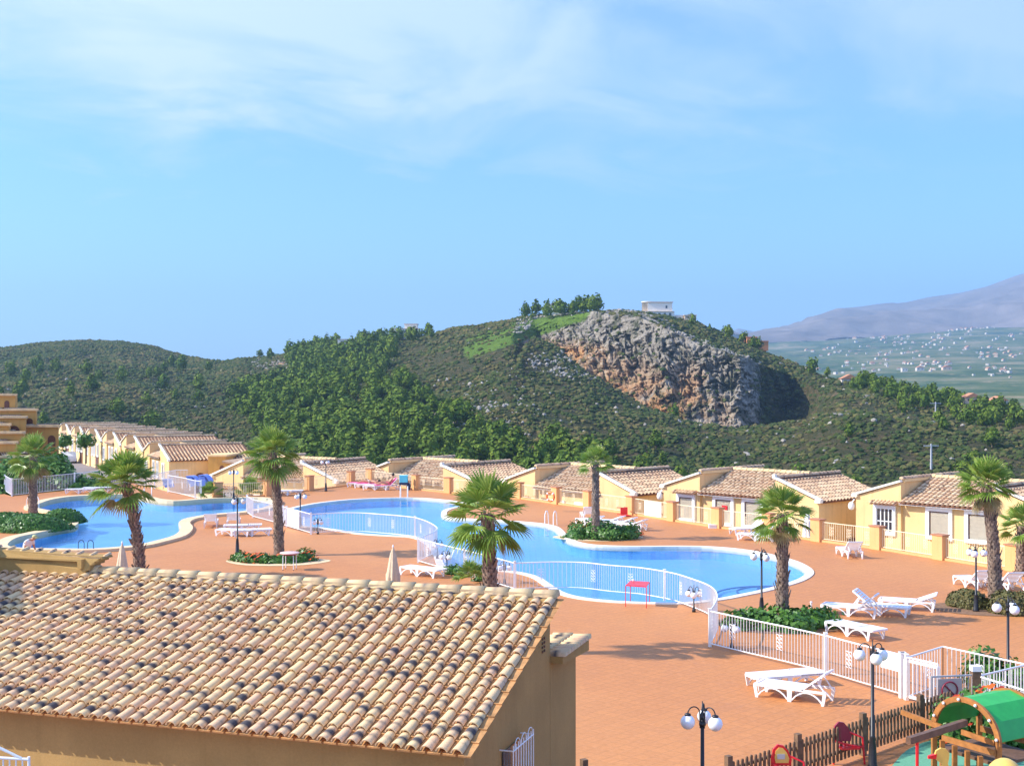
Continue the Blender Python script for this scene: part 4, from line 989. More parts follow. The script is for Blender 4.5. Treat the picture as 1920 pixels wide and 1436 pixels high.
for i,(p,(u,v,_)) in enumerate(zip(PG,PIER)):
    nx=PG[min(i+1,len(PG)-1)]-PG[max(i-1,0)]; rz=math.atan2(nx.y,nx.x)
    a=MB(); w_=0.62; a.box((0,0,0.45),(w_,0.42,1.3)); po=a.build('pier',M['pier'],tw,p-o0,rz)
    b=MB(); b.box((0,0,1.12),(w_+0.1,0.50,0.05)); b.build('pier_cap',M['cap'],po)
    if i<len(PG)-1:
        q=PG[i+1]-p; L_=q.length; dd=q.normalized(); a=MB()
        s0=p+dd*0.35; s1=p+dd*(L_-0.35)
        k=MB(); mid=(s0+s1)/2-o0; k.box((mid.x,mid.y,-0.02),((s1-s0).length,0.20,0.24),rz=math.atan2(dd.y,dd.x)); k.build('kerb',M['pier'],tw)
        if i==10: # panel with the white board
            w0=s0+(s1-s0)*0.30; w1=s0+(s1-s0)*0.78
            k=MB(); k.beam(w0+Vector((0,0,0.53))-o0,w1+Vector((0,0,0.53))-o0,0.04,0.86); k.build('white_board',M['white'],tw)
        bars(a,s0-o0,s1-o0,1.0,0.16,0.135,0.0075,scroll=4,topr=0.016); a.build('railing',M['rail_cream'] if i<16 else M['rail_cream'],tw)
# ------------------------------------------------------------------ left: row houses, stacked terraces, road
row_e=Vector((0.455,-0.891,0)); ERZ=math.atan2(row_e.y,row_e.x)
far0=Vector((-64.8,183,0)); near0=Vector((-31.2,117,0)); NU=6
for k in range(NU):
    f=k/(NU-0.0); loc=far0+(near0-far0)*f
    lab=['row house at the far left end of the street row, behind a round tree','second row house from the far end of the street row','third row house from the far end of the street row','row house in the middle of the stepped street row, above the palm crown','row house one before the near end of the street row','nearest row house of the street row, with a striped tile roof'][k]
    u_=villa(loc+Vector((0,0,-0.35+0.05*k if k<5 else -0.45)),ERZ,lab,1.0,group='row houses stepping up the street',L1=2.8,L2=7.6,L3=11.6,D=7.6 if k==5 else 8.0,zb=-2.4,ze=1.45,zp=2.55,zl=1.7,zr=1.35,run=3.0,rise=1.0,
       wins=((1.4,-0.6,0.6,0.8,1),(4.2,-0.5,0.8,0.7,1),(6.0,-0.5,0.8,0.7,1),(9.3,-0.4,0.8,0.8,0)),door=False,awn=False,wall='stucco_pale' if k<5 else 'stucco',roofs=('tile_far','tile_far'),porch=False,rcol=0.33)
    if k in (0,1,2):
        a=MB(); a.box((8.7,-0.04,-1.5),(1.9,0.08,1.9)); a.build('garage_door',M['door'],u_)
    if k==5:
        a=MB(); x=11.6; pr=[(x+0.01,2.4,-1.9),(x+0.01,3.3,-1.9)]+[(x+0.01,2.85+0.45*math.cos(tt),-0.35+0.45*math.sin(tt)) for tt in np.linspace(0,PI,9)]; a.extr(pr,(0.06,0,0)); a.build('door',M['door'],u_)
        a=MB(); a.box((x+0.04,4.9,-0.35),(0.07,0.95,1.15)); wf=a.build('window',M['white'],u_); a=MB(); a.box((x+0.08,4.9,-0.33),(0.03,0.65,0.85)); a.build('pane',M['glass_dark'],wf)
# small annexes at the right end of the row
def block(name,label,cat,u0,u1,vt,vb,Y,dep,wall='stucco',roof='stucco_pale',arch=None,slope=0.0,skew=0.2):
    p0=P(u0,vt,Y); w_=(u1-u0)/FP*Y; h=(vb-vt)*Y/FP
    t=thing(name,label,cat,(p0.x,Y,p0.z-h))
    a=MB(); a.extr([(0,0,0),(w_,0,0),(w_,0,h-slope),(0,0,h)],(skew*dep,dep,0)); a.build('wall',M[wall],t)
    a=MB(); a.extr([(-0.15,-0.12,h+0.0),(w_+0.15,-0.12,h-slope),(w_+0.15,-0.12,h-slope+0.16),(-0.15,-0.12,h+0.16)],(skew*dep,dep+0.2,0)); a.build('roof_slab',M[roof],t)
    if arch:
        for (uc,vv0,vv1,wd) in arch:
            x=(uc-u0)/FP*Y; z0=h-(vv1-vt)/FP*Y; z1=h-(vv0-vt)/FP*Y; r=wd/2/FP*Y
            a=MB(); a.extr([(x-r,-0.01,z0),(x+r,-0.01,z0)]+[(x+r*math.cos(tt),-0.01,z1-r+r*math.sin(tt)) for tt in np.linspace(0,PI,9)],(0,-0.06,0)); a.build('arch_opening',M['maroon' if False else 'door'],t)
    return t
block('annex','square ochre annex with an arched doorway beside the striped roof of the nearest row house','annex',390,423,855,905,118,5,'stucco_ochre','stucco_pale',[(416,872,900,8)],0,0.1)
block('annex','low annex with a brown tiled roof wedged between the row houses and the left villa','annex',420,452,866,905,112,6,'stucco_ochre','tile_brown',None,0.3,0.2)
stackL=[(-60,29,741,768,128,7,[(13,750,768,9)],'topmost storey'),
 (-60,68,769,800,124,8,[(56,783,800,11)],'second storey from the top, with a small dark arch'),
 (-60,48,783,814,119,6,[(27,797,814,20)],'third storey, with a wide dark arch'),
 (-60,17,797,824,114,6,[(9,806,824,9)],'small block with two arches at the frame edge'),
 (44,110,800,905,122,9,[(97,815,835,14)],'tall plain end block'),
 (-60,44,812,850,113,8,[],'block'),(-60,30,831,868,108,7,[(21,850,860,8)],'block'),(-60,59,857,925,103,6,[(31,886,925,20)],'lowest')]
st_=thing('terraced_apartments','stepped ochre apartment block with arches and tiled slabs climbing the left edge','apartment block',P(20,905,115))
so_=st_.location.copy()
for (u0,u1,vt,vb,Y,dep,arch,_) in stackL:
    p0=P(u0,vt,Y); w_=(u1-u0)/FP*Y; h=(905-vt)*Y/FP+1.5; base=Vector((p0.x,Y,p0.z-h))-so_
    a=MB(); a.extr([base,base+Vector((w_,0,0)),base+Vector((w_,0,h)),base+Vector((0,0,h))],(-dep*0.36,dep,0)); a.build('wall',M['stucco_ochre'],st_)
    a=MB(); a.extr([base+Vector((-0.1,-0.35,h)),base+Vector((w_+0.25,-0.35,h)),base+Vector((w_+0.25,-0.35,h+0.2)),base+Vector((-0.1,-0.35,h+0.2))],(-0.2,0.8,0)); a.build('eave_slab',M['ridge_cap'],st_)
    m=MB(); nc_m=int((w_-dep*0.36)/0.4) if w_>dep*0.5 else 1; tiles(m,base+Vector((0,-0.3,h+0.18)),(1,0,0),Vector((0,dep,-dep*0.02)),nc_m,int(dep/0.5),max(0.4,(w_-dep*0.36)/nc_m),0.5,3,r0=0.15); m.build('roof',[M['tile_brown'],M['pan_far']],st_)
    for (uc,vv0,vv1,wd) in arch:
        x=(uc-u0)/FP*Y; z0=h-(vv1-vt)/FP*Y; z1=h-(vv0-vt)/FP*Y; r=wd/2/FP*Y
        zc=max(z0+0.05,z1-r); a=MB(); a.extr([base+Vector(q) for q in [(x-r,0.01,z0),(x+r,0.01,z0)]+[(x+r*math.cos(tt),0.01,zc+min(r,z1-z0)*math.sin(tt)) for tt in np.linspace(0,PI,9)]],(0,-0.06,0)); a.build('arch_opening',M['door'],st_)
# street
rd=[G(150,872,-2.35),G(205,866,-2.35),G(232,880,-2.35),G(250,905,-2.35),G(120,912,-2.35),G(140,890,-2.35)]
def gz(u,v,z): return G(u,v,z)
rdp=[Vector((-80,196,0)),Vector((-60,186,0)),Vector((-33,128,0)),Vector((-27,104,0)),Vector((-40,104,0)),Vector((-46,122,0)),Vector((-78,184,0))]
tag(curve_sheet('street',rdp,[],-2.28,M['asphalt'],0.3),kind='structure')
kb=curve_sheet('pavement',[Vector((-60,184,0)),Vector((-57.5,184,0)),Vector((-30.5,128,0)),Vector((-33,126,0))],[],-2.14,M['coping_beige'],0.3); tag(kb,kind='structure')
# parked car
cp=G(128,866,-2.28); cr=thing('parked_car','white hatchback parked on the street in front of the far row house','car',cp,R(115))
a=MB(); prof=[(-2,0.25),(2,0.25),(2.02,0.7),(1.2,0.85),(0.5,1.4),(-1.2,1.42),(-1.9,0.95),(-2.02,0.6)]
a.extr([(x,-0.8,z) for x,z in prof],(0,1.6,0)); a.build('body',M['car'],cr)
a=MB(); a.extr([(0.98,-0.81,0.9),(0.45,-0.81,1.32),(-1.15,-0.81,1.34),(-1.6,-0.81,0.95)],(0,1.62,0)); a.build('side_windows',M['glass_dark'],cr)
for (x,y) in ((1.25,-0.8),(-1.25,-0.8),(1.25,0.8),(-1.25,0.8)):
    a=MB(); a.lathe([(0.05,-0.1),(0.31,-0.1),(0.31,0.1),(0.05,0.1)],(0,0,0),14); wo=a.build('wheel',M['tyre'],cr); wo.rotation_euler=(R(90),0,0); wo.location=(x,y,0.31)
# blue canvas awnings behind the fence
def blue_cover(u0,u1,vt,vb,Y,label):
    p=P(u0,vb,Y); w_=(u1-u0)/FP*Y; h=(vb-vt)/FP*Y
    t=thing('blue_cover',label,'cover',p,0,'blue covers behind the small white fence')
    pr=[]
    for k in range(8): tt=k/7*R(80); pr.append((w_*(0.35+0.65*math.sin(tt)),0,h*(math.cos(tt)*0.95+0.05)))
    inn=[(x-0.05,0,z-0.05) for x,_,z in reversed(pr)]
    a=MB(); a.extr([(0.0,0,h*0.97)]+pr+inn+[(0.0,0,h*0.92)],(0.12,0.7,0)); a.build('cover',M['blue'],t)
    a=MB(); a.extr([(0.02,0.03,h*0.95),(w_*0.45,0.03,h*0.9),(w_*0.75,0.03,0.2),(w_*0.35,0.03,0.1)],(0.10,0.6,0)); a.build('side_panel',M['navy'] if False else M['blue'],t)
    for x in (0.1,w_*0.9): a=MB(); a.tube([(x,0.1,0),(x,0.1,h*0.25 if x>0.5 else h*0.9)],0.03,6); a.build('leg',M['grey'],t)
blue_cover(371,397,889,921,97,'big curved blue canvas cover at the right end, by the yucca')
blue_cover(348,372,891,914,99,'curved blue canvas cover in the middle, partly behind the fence')
blue_cover(303,320,897,916,101,'small blue canvas cover at the left, between the two fence gates')
# ------------------------------------------------------------------ palms
def palm(base,h,lean,Rc,label,nleaf=34,r0=0.24,r1=0.17,seed=1,group='fan palms around the pools',dry=5,shag=1.0,elmin=-38):
    rs=random.Random(seed); t=thing('palm_tree',label,'palm tree',base,0,group)
    top=Vector((lean[0],lean[1],h))
    def ax(s): return Vector((lean[0]*s*s,lean[1]*s*s,h*s))
    if h>0.5:
        a=MB(); n=14; path=[ax(i/n) for i in range(n+1)]; rad=[(r0+0.06*max(0,1-i/2.0))*(1-i/n)+r1*(i/n) for i in range(n+1)]
        a.tube(path,[q*0.88 for q in rad],12,tint=(0.15,0.15,0.15))
        rings=int(h/0.10); per=9
        for i in range(rings):
            s=i/rings; c=ax(s); rr=(r0*(1-s)+r1*s)*0.90; 
            for k in range(per):
                th=2*PI*(k+0.5*(i%2))/per+rs.uniform(-0.1,0.1); o=Vector((math.cos(th),math.sin(th),0)); tg=Vector((-o.y,o.x,0))
                w=rr*0.40; ln=rs.uniform(0.10,0.16); out=rs.uniform(0.02,0.06)*shag; 
                if rs.random()<0.10*shag: ln*=1.7; out*=2.4
                b0=c+o*rr; tn=rs.random()
                a.add([b0-tg*w-Vector((0,0,0.03)),b0+tg*w-Vector((0,0,0.03)),b0+tg*w*0.6+o*out+Vector((0,0,ln*0.8)),b0-tg*w*0.6+o*out+Vector((0,0,ln)),b0-Vector((0,0,0.05))+o*out*0.5],
                      [(0,4,3),(4,1,2),(4,2,3)],0,False,[(tn*0.3,)*3,(tn*0.3,)*3,(0.4+tn*0.6,)*3,(0.4+tn*0.6,)*3,(tn*0.5,)*3])
        a.build('trunk',M['trunk'],t)
    def leaf(mb,mat,az,el,pl,bl,nb,droop,spread=98,tn=0.5):
        d=Vector((math.cos(az)*math.cos(el),math.sin(az)*math.cos(el),math.sin(el))); s=d.cross(Vector((0,0,1)))
        s=s.normalized() if s.length>0.05 else Vector((1,0,0)); nrm=s.cross(d).normalized()
        # roll the fan a little
        ro=rs.uniform(-0.5,0.5); s2=s*math.cos(ro)+nrm*math.sin(ro); nrm=nrm*math.cos(ro)-s*math.sin(ro); s=s2
        c0=top+Vector((0,0,0.05))+d*0.10; c1=c0+d*pl-Vector((0,0,droop*pl*0.35))
        mid=(c0+c1)/2+Vector((0,0,droop*pl*0.08))
        mb.tube([c0,mid,c1],[0.022,0.016,0.012],3,mat,False,False,tint=(0.85,0.85,0.85))
        for k in range(nb):
            ph=R(spread)*(2*(k+0.5)/nb-1)*rs.uniform(0.97,1.03); b=(d*math.cos(ph)+s*math.sin(ph)).normalized(); L_=bl*(0.70+0.30*math.cos(ph))*rs.uniform(0.88,1.08)
            b=(b+nrm*0.10*abs(math.sin(ph))).normalized(); sd_=b.cross(nrm).normalized(); w=L_*0.55*R(spread)*2/nb*0.55
            g=Vector((0,0,-1)); p0=c1; p1=c1+b*L_*0.5+g*droop*L_*0.03; p2=c1+b*L_*0.80+g*droop*L_*0.13; p3=c1+b*L_*1.0+g*droop*L_*0.34
            f=nrm*(w*0.45); tt=max(0,min(1,tn+rs.uniform(-0.22,0.22)))
            mb.add([p0,p1-sd_*w+f,p1-f*0.8,p1+sd_*w+f,p2-sd_*w*0.55,p2+sd_*w*0.55,p3],[(0,1,2),(0,2,3),(1,4,2),(2,5,3),(4,5,2),(4,6,5)],mat,False,(tt,tt,tt))
    a=MB(); ga=2.39996
    for i in range(nleaf):
        f=i/(nleaf-1); el=R(84-(84-elmin)*f**0.85)+rs.uniform(-0.08,0.08); az=i*ga+rs.uniform(-0.2,0.2)
        sc=rs.uniform(0.85,1.05)
        leaf(a,0,az,el,Rc*0.46*sc*(0.75+0.25*f),Rc*0.56*sc,18,0.25+0.75*f,tn=0.62-0.30*f)
    a.build('crown',M['palm'],t)
    if dry:
        a=MB()
        for i in range(dry): leaf(a,0,i*2*PI/dry+rs.uniform(-0.4,0.4),R(-55+rs.uniform(-18,12)),Rc*0.34,Rc*0.42,14,1.0,70,0.5)
        a.build('dead_fronds',M['palm_dry'],t)
    return t
def ph_(v0,vt): return 8*(vt-v0)/(v0-717)*-1
def palm_px(u,vb,ut,vt,rpx,label,**k):
    b=G(u,vb); Y=b.y; h=(vb-vt)/FP*Y; lean=((ut-u)/FP*Y,0); return palm(b,h,lean,rpx*1.13/FP*Y,label,**k)
palm_px(62,966,62,856,48,'slightly hazy fan palm growing from the clipped hedge bed of the left pool',seed=2,nleaf=26,dry=9,elmin=-42,r0=0.27,r1=0.2)
palm_px(262,1084,234,905,68,'big shaggy fan palm with a dry hanging frond, left of the folded beige parasol',seed=3,nleaf=34,elmin=-30,r0=0.21,r1=0.16,shag=1.6,dry=3)
palm_px(523,1040,511,848,56,'stout dark-trunked fan palm in the bed of red flowers',seed=4,nleaf=32,dry=10,elmin=-38,r0=0.23,r1=0.17)
palm_px(920,1226,914,962,88,'largest green fan palm, right behind the ridge of the near roof',seed=9,nleaf=30,elmin=-48,r0=0.26,r1=0.17,dry=2)
palm_px(1117,1010,1117,866,33,'slender tall palm with a very small crown in the round hedge by the pool',seed=6,nleaf=26,elmin=-20,r0=0.20,r1=0.15,dry=0)
palm_px(1467,1166,1467,963,58,'fan palm with a rough brown trunk in the bed right of the main pool',seed=7,nleaf=26,dry=4,elmin=-35,r0=0.21,r1=0.16)
palm_px(1866,1124,1848,908,55,'tall fan palm at the right, between the two clipped domes',seed=8,nleaf=34,elmin=-22,r0=0.26,r1=0.17,dry=8)
palm_px(1915,1078,1917,985,46,'low fan palm cut off by the right frame edge behind the last pier',seed=12,nleaf=24,elmin=-30,dry=0)
palm(G(882,1096),0.25,(0,0),0.85,'dwarf fan palm without a trunk inside the pool fence',nleaf=18,seed=13,elmin=15,dry=0)
b_=G(397,934); palm(b_,0.3,(0,0),1.1,'spiky yucca at the pool edge beside the blue covers',nleaf=22,seed=14,elmin=5,dry=0,group='spiky plants on the terrace edge')
palm(G(470,925)+Vector((0,0,-0.6)),0.6,(0,0),1.5,'spiky pale green plant behind the railing of the left villa',nleaf=22,seed=15,elmin=10,dry=0,group='spiky plants on the terrace edge')
# ------------------------------------------------------------------ hedges, shrubs and flowers
def shrub(loc,blobs,label,mat='hedge',name='shrub',size=0.07,dens=420,cat='shrub',group=None,flowers=0,seed=1,core=0.74):
    t=thing(name,label,cat,loc,0,group); Vs=[];Fs=[];Ts=[];o=0
    cm_=MB()
    for i,(x,y,rx,ry,rz) in enumerate(blobs):
        n=int(dens*(rx*ry+rx*rz+ry*rz))
        V,F,T=leafcloud(n,(rx,ry,rz),size,seed=seed*13+i,trim=core>0.85); 
        rr=V-0; V=V*np.array([1,1,1]); V[:,2]=np.abs(V[:,2])*1.0; V+=np.array([x,y,0])
        Vs.append(V);Fs.append(F+o);Ts.append(T);o+=len(V)
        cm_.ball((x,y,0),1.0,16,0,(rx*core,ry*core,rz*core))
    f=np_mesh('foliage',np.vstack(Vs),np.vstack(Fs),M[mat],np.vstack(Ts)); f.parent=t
    cm_.v=[(p[0],p[1],max(p[2],0.0)) for p in cm_.v]; cm_.t=[(0.1,0.1,0.1)]*len(cm_.v); cm_.build('foliage_core',M[mat],t)  # added solid core to block light between leaves, in the darkest leaf tone
    if flowers:
        rs=np.random.RandomState(seed); fl=MB(); 
        for k in range(flowers):
            x,y,rx,ry,rz=blobs[rs.randint(len(blobs))]; d=rs.normal(size=3); d[2]=abs(d[2]); d/=np.linalg.norm(d); c=Vector((x+d[0]*rx*1.02,y+d[1]*ry*1.02,d[2]*rz*1.05)); r_=0.05+0.05*rs.rand(); tn=rs.rand()
            fl.add([c+Vector((r_*math.cos(q),r_*math.sin(q)*0.7,r_*0.6*math.sin(q+1))) for q in (0,1.25,2.5,3.8,5)],[(0,1,2,3,4)],0,False,(tn,tn,tn))
        fl.build('flowers',M['flower'],t)
    return t
shrub(G(30,990),[(-1.2,0.9,2.2,2.4,0.72),(1.2,-0.5,2.1,1.8,0.78),(-2.6,-0.6,2.0,1.8,0.7),(0.4,2.2,1.6,1.4,0.6)],'big rounded clipped hedge mound at the foot of the left-hand palm','hedge','hedge',seed=2,size=0.05,dens=620,core=0.90,cat='hedge',group='clipped hedge mounds by the left pool')
shrub(G(103,984),[(0,1.2,1.35,1.4,0.78)],'smaller rounded hedge dome with a shaded right side beside the pool peninsula','hedge','hedge',seed=3,size=0.05,dens=700,core=0.90,cat='hedge',group='clipped hedge mounds by the left pool')
shrub(G(1120,1009),[(-1.0,0.5,0.8,1.0,0.62),(0.1,0.6,1.0,1.1,0.75),(1.0,0.3,0.95,1.1,0.8),(0.6,-0.3,0.9,0.7,0.62),(1.6,0.6,0.6,0.8,0.7)],'round dark green hedge around the slender palm at the pool edge',seed=4,size=0.055,dens=560,core=0.8,flowers=5)
shrub(G(1462,1176),[(-1.2,0.2,0.75,0.7,0.42),(-0.5,0.5,0.8,0.8,0.5),(0.6,0.5,0.9,0.9,0.62),(1.3,0.4,0.65,0.8,0.58),(0.3,-0.4,0.8,0.6,0.42)],'spreading bright green shrubs around the palm right of the pool',seed=5,size=0.065,dens=480)
shrub(G(1824,1138),[(0,0.3,0.68,0.8,0.60),(-0.3,0.4,0.5,0.6,0.52)],'brownish clipped dome left of the right-hand palm',mat='hedge_brown',seed=6,size=0.04,dens=1300,core=0.88)
shrub(G(1900,1150),[(0,0.4,0.75,0.9,0.72),(0.8,0.4,0.9,0.9,0.75)],'larger olive clipped dome right of the right-hand palm',mat='hedge_brown',seed=7,size=0.04,dens=1200,core=0.88)
shrub(G(1875,1302),[(0,0.5,0.66,0.8,0.92),(0.7,0.3,0.6,0.7,0.75)],'dense green bush behind the white railings at the right edge',seed=8,size=0.055,dens=800)
shrub(G(1868,1402),[(0,0.2,0.75,0.7,1.25),(-0.6,0.3,0.6,0.6,1.05),(0.8,0.1,0.7,0.6,1.1)],'tall flowering bush with orange blossoms behind the green play tower',seed=9,size=0.05,dens=700,flowers=160,name='flowering_bush',cat='bush')
fb=G(520,1052)
shrub(fb,[(-1.5,0.35,0.5,0.6,0.35),(-0.9,-0.1,0.6,0.6,0.38),(0.3,0.3,0.7,0.5,0.35),(1.1,0.4,0.7,0.6,0.42)],'bed of red and orange flowers at the foot of the stout palm',mat='hedge',seed=10,size=0.055,dens=620,flowers=170,name='flower_bed',cat='flower bed')
shrub(fb+Vector((0.1,-0.35,0)),[(0,0,0.65,0.45,0.36),(0.7,0.2,0.5,0.4,0.3),(-1.9,0.7,0.4,0.4,0.35)],'low green leaves in front of the red flower bed',seed=11,size=0.05,dens=700)
# gravelly planting rings set into the paving
for (c,rx,ry) in ((G(520,1052),2.3,1.35),(G(1122,1007),2.3,1.5),(G(1466,1170),2.2,1.6),(G(1868,1140),2.4,1.5)):
    a=MB(); pts=[c+Vector((rx*math.cos(q)*(1+0.08*math.sin(3*q)),ry*math.sin(q),0.012)) for q in np.linspace(0,2*PI,40)[:-1]]; a.add(pts,[tuple(range(len(pts)))])
    tag(a.build('planting_bed',M['coping_beige'] if rx<2.35 and rx>2.25 else M['soil'],tint=False),kind='structure')
for (u,v,Y,r,h,lb) in ((68,880,100,2.3,2.6,'dark green shrub mass behind the left fence, next to the palm'),(136,884,97,2.1,1.5,'round bright bush behind the left fence by the street'),(12,905,96,2.4,2.0,'dark bush at the left frame edge behind the fence'),(100,892,98,1.8,1.8,'tangled shrub with yellow-green leaves behind the left fence')):
    p=P(u,v+22,Y); p.z=min(p.z,-0.5); shrub(p,[(0,0,r,r*0.8,h+0.4),(r*0.6,0.3,r*0.7,r*0.6,h*0.8)],lb,seed=int(u)+3,size=0.13,dens=150,group='garden shrubs behind the left fence')
def street_tree(u,v0,v1,Y,label):
    b=P(u,v1,Y); h=(v1-v0)*Y/FP; t=thing('street_tree',label,'tree',b,0,'clipped street trees by the row houses')
    a=MB(); a.tube([(0,0,0),(0.05,0,h*0.6)],[0.12,0.08],6); a.build('trunk',M['bark'],t)
    V,F,T=leafcloud(420,(h*0.26,h*0.26,h*0.24),0.16,seed=int(u)); V+=np.array([0,0,h*0.76]); f=np_mesh('crown',V,F,M['hedge'],T); f.parent=t
street_tree(123,814,862,165,'round street tree next to the ochre apartment corner'); street_tree(161,812,868,150,'round street tree in front of the second row house')
# ------------------------------------------------------------------ pool fences
FH=1.08
def poly_resample(pts,step):
    out=[pts[0]]; 
    for a_,b_ in zip(pts[:-1],pts[1:]):
        L_=(b_-a_).length; n=max(1,int(round(L_/step)))
        for i in range(1,n+1): out.append(a_+(b_-a_)*(i/n))
    return out
def fence(name,label,runs,posts,mat='rail',h=FH,sp=0.118,z0=0.10,r=0.0085,group='white pool railings',scroll=8,cat='fence',pw=0.085):
    o=G(*posts[0]); t=thing(name,label,cat,o,0,group)
    for run,curved in runs:
        pts=gp(run); pts=smooth_open(pts,6) if curved else pts
        pts=poly_resample(pts,sp); pts=[p-o for p in pts]; a=MB()
        a.tube([p+Vector((0,0,h)) for p in pts],0.024,6); a.tube([p+Vector((0,0,z0)) for p in pts],0.018,6)
        for i,p in enumerate(pts):
            a.beam(p+Vector((0,0,z0)),p+Vector((0,0,h)),r*2,r*2)
        s=a; k=0
        for i in range(scroll,len(pts)-3,scroll*2):
            p=pts[i]; d=(pts[i+1]-pts[i-1]).normalized()
            for (dz,sx) in ((0.17,1),(-0.17,1),(0.17,-1),(-0.17,-1),(0.05,1),(-0.05,-1),(0.05,-1),(-0.05,1)):
                rr=0.05; ce=p+d*(sx*0.065)+Vector((0,0,h*0.56+dz)); n_=7
                q=[ce+d*(rr*math.cos(2*PI*j/n_))+Vector((0,0,rr*math.sin(2*PI*j/n_))) for j in range(n_)]
                for j in range(n_-1): s.beam(q[j],q[j+1],0.014,0.014)
        a.build('railing_panel',M[mat],t)
    for (u,v) in posts:
        p=G(u,v)-o; a=MB(); a.box((p.x,p.y,(h+0.06)/2),(pw,pw,h+0.06)); a.box((p.x,p.y,h+0.07),(pw+0.02,pw+0.02,0.03)); a.build('post',M[mat],t)
    return t
F=fence('pool_fence','long white S-curved bar fence winding along the main pool to the gate',[
 ([(583,1001),(615,999),(648,998),(680,998.5),(711,1001),(745,1004),(778,1008)],True),
 ([(778,1008),(799,1016),(814,1025),(820,1032),(815,1039),(800,1046),(784,1054)],True),
 ([(784,1054),(833,1068.5),(871,1079),(910,1090)],False),([(910,1090),(965,1107)],False),
 ([(965,1107),(1000,1105.5),(1046,1104.5),(1096,1106),(1145,1112),(1200,1117),(1246,1125)],True),
 ([(1246,1125),(1270,1131),(1297,1141),(1325,1153),(1340,1165),(1345,1180),(1340,1196),(1331,1211)],True),
 ([(1331,1211),(1400,1228),(1473,1245),(1548,1264)],False),([(1548,1264),(1620,1286),(1692,1307)],False)],
 [(583,1001),(778,1008),(784,1054),(870.7,1079),(965,1107),(1246,1125),(1331,1211),(1548,1264),(1692,1307)])
o=F.location.copy(); a=MB(); p=G(1652,1295)-o; q=G(1690,1306)-o; a.beam(p+Vector((0,0,0.87)),q+Vector((0,0,0.87)),0.03,0.46); a.build('blank_board',M['white'],F)
F=fence('pool_fence','short white fence with a solid white board between the two pools, by the stout palm',[([(463,962),(474,969.5)],False),([(474,969.5),(508,978.5),(537,987)],False),([(537,987),(560,994),(583,1001)],False)],[(463,962),(474,969.5),(531,985.5),(537,987)])
o=F.location.copy(); a=MB(); p=G(539,988)-o; q=G(561,994.5)-o; a.beam(p+Vector((0,0,0.58)),q+Vector((0,0,0.58)),0.03,0.98); a.build('blank_board',M['white'],F)
fence('boundary_fence','long pale bar fence along the far left edge of the terrace',[([(9,921),(22,929.5)],False),([(22,929.5),(140,916.5)],False),([(140,916.5),(205,908.5),(252,906)],False)],[(9,921),(22,929.5),(140,916.5),(205,908.5)],mat='rail',h=1.2,sp=0.16,r=0.0085,scroll=999)
fence('boundary_fence','small white gate railing left of the blue covers',[([(254,907),(290,915)],False),([(290,915),(330,906),(352,906)],False)],[(254,907),(290,915)],h=1.1)
fence('boundary_fence','white bar panel slanting down to the pool in front of the blue covers',[([(315,922),(345,928),(366,934)],False),([(366,934),(377,935)],False)],[(315,922),(366,934),(377,935)],h=1.25,r=0.007)
fence('gate_fence','white railings behind the gate, making a corner at the right edge',[([(1700,1312),(1768,1288)],False),([(1768,1288),(1845,1307),(1925,1327)],False)],[(1700,1311)],sp=0.15)
fence('gate_fence','white railings meeting the grey post at the far right, in front of the bush',[([(1834,1352),(1925,1327)],False),([(1834,1352),(1925,1384)],False)],[(1834,1352)],sp=0.13)
fence('pool_gate','white gate standing ajar on the thick gatepost beside the picket fence',[([(1697,1310),(1759,1326)],False)],[(1692,1307)],cat='gate',sp=0.13,r=0.013,pw=0.15)
gt=G(1697,1310); o=gt; gtt=[x for x in COL.objects if x.name.startswith('pool_gate')][0]
a=MB(); p=G(1698,1310)-gtt.location; q=G(1759,1326)-gtt.location
for (z1_,z2_) in ((1.0,1.0),(0.1,0.1)): a.beam(p+Vector((0,0,z1_)),q+Vector((0,0,z2_)),0.05,0.07)
a.beam(p,p+Vector((0,0,1.02)),0.09,0.05,up=(0,1,0)); a.beam(q+Vector((0,0,0.08)),q+Vector((0,0,1.02)),0.07,0.05,up=(0,1,0)); a.build('gate_frame',M['white'],gtt)
# grey inner gate with the prohibition sign
g2=thing('inner_gate','grey metal play-area gate with a red prohibition sign hung on it','gate',G(1747,1357)); o=g2.location.copy()
p=G(1747,1357)-o; q=G(1824,1353)-o; a=MB()
for z in (1.12,0.15): a.beam(p+Vector((0,0,z)),q+Vector((0,0,z)),0.035,0.035)
for f in (0,1): a.beam(p+(q-p)*f,p+(q-p)*f+Vector((0,0,1.14)),0.04,0.04,up=(0,1,0))
for k in range(1,9): c=p+(q-p)*(k/9); a.beam(c+Vector((0,0,0.15)),c+Vector((0,0,1.12)),0.014,0.014,up=(0,1,0))
a.build('gate_frame',M['grey'],g2)
d=(q-p).normalized(); c=p+(q-p)*0.40; f=MB(); f.beam(c-d*0.28+Vector((0,-0.04,0.79)),c+d*0.34+Vector((0,-0.04,0.79)),0.012,0.56); sg=f.build('sign_plate',plain('greyed_plastic_sign',(0.52,0.42,0.38),0.5,0.06),g2)
f=MB(); n_=24; cc=c+Vector((0.02,-0.055,0.80)); R_=0.195
pts=[cc+d*(R_*math.cos(2*PI*j/n_))+Vector((0,0,R_*math.sin(2*PI*j/n_))) for j in range(n_+1)]
f.tube(pts,0.019,6,caps=False); f.tube([cc+d*(-R_*0.7)+Vector((0,0,R_*0.7)),cc+d*(R_*0.7)-Vector((0,0,R_*0.7))],0.019,6); f.build('prohibition_symbol',M['maroon'],sg)
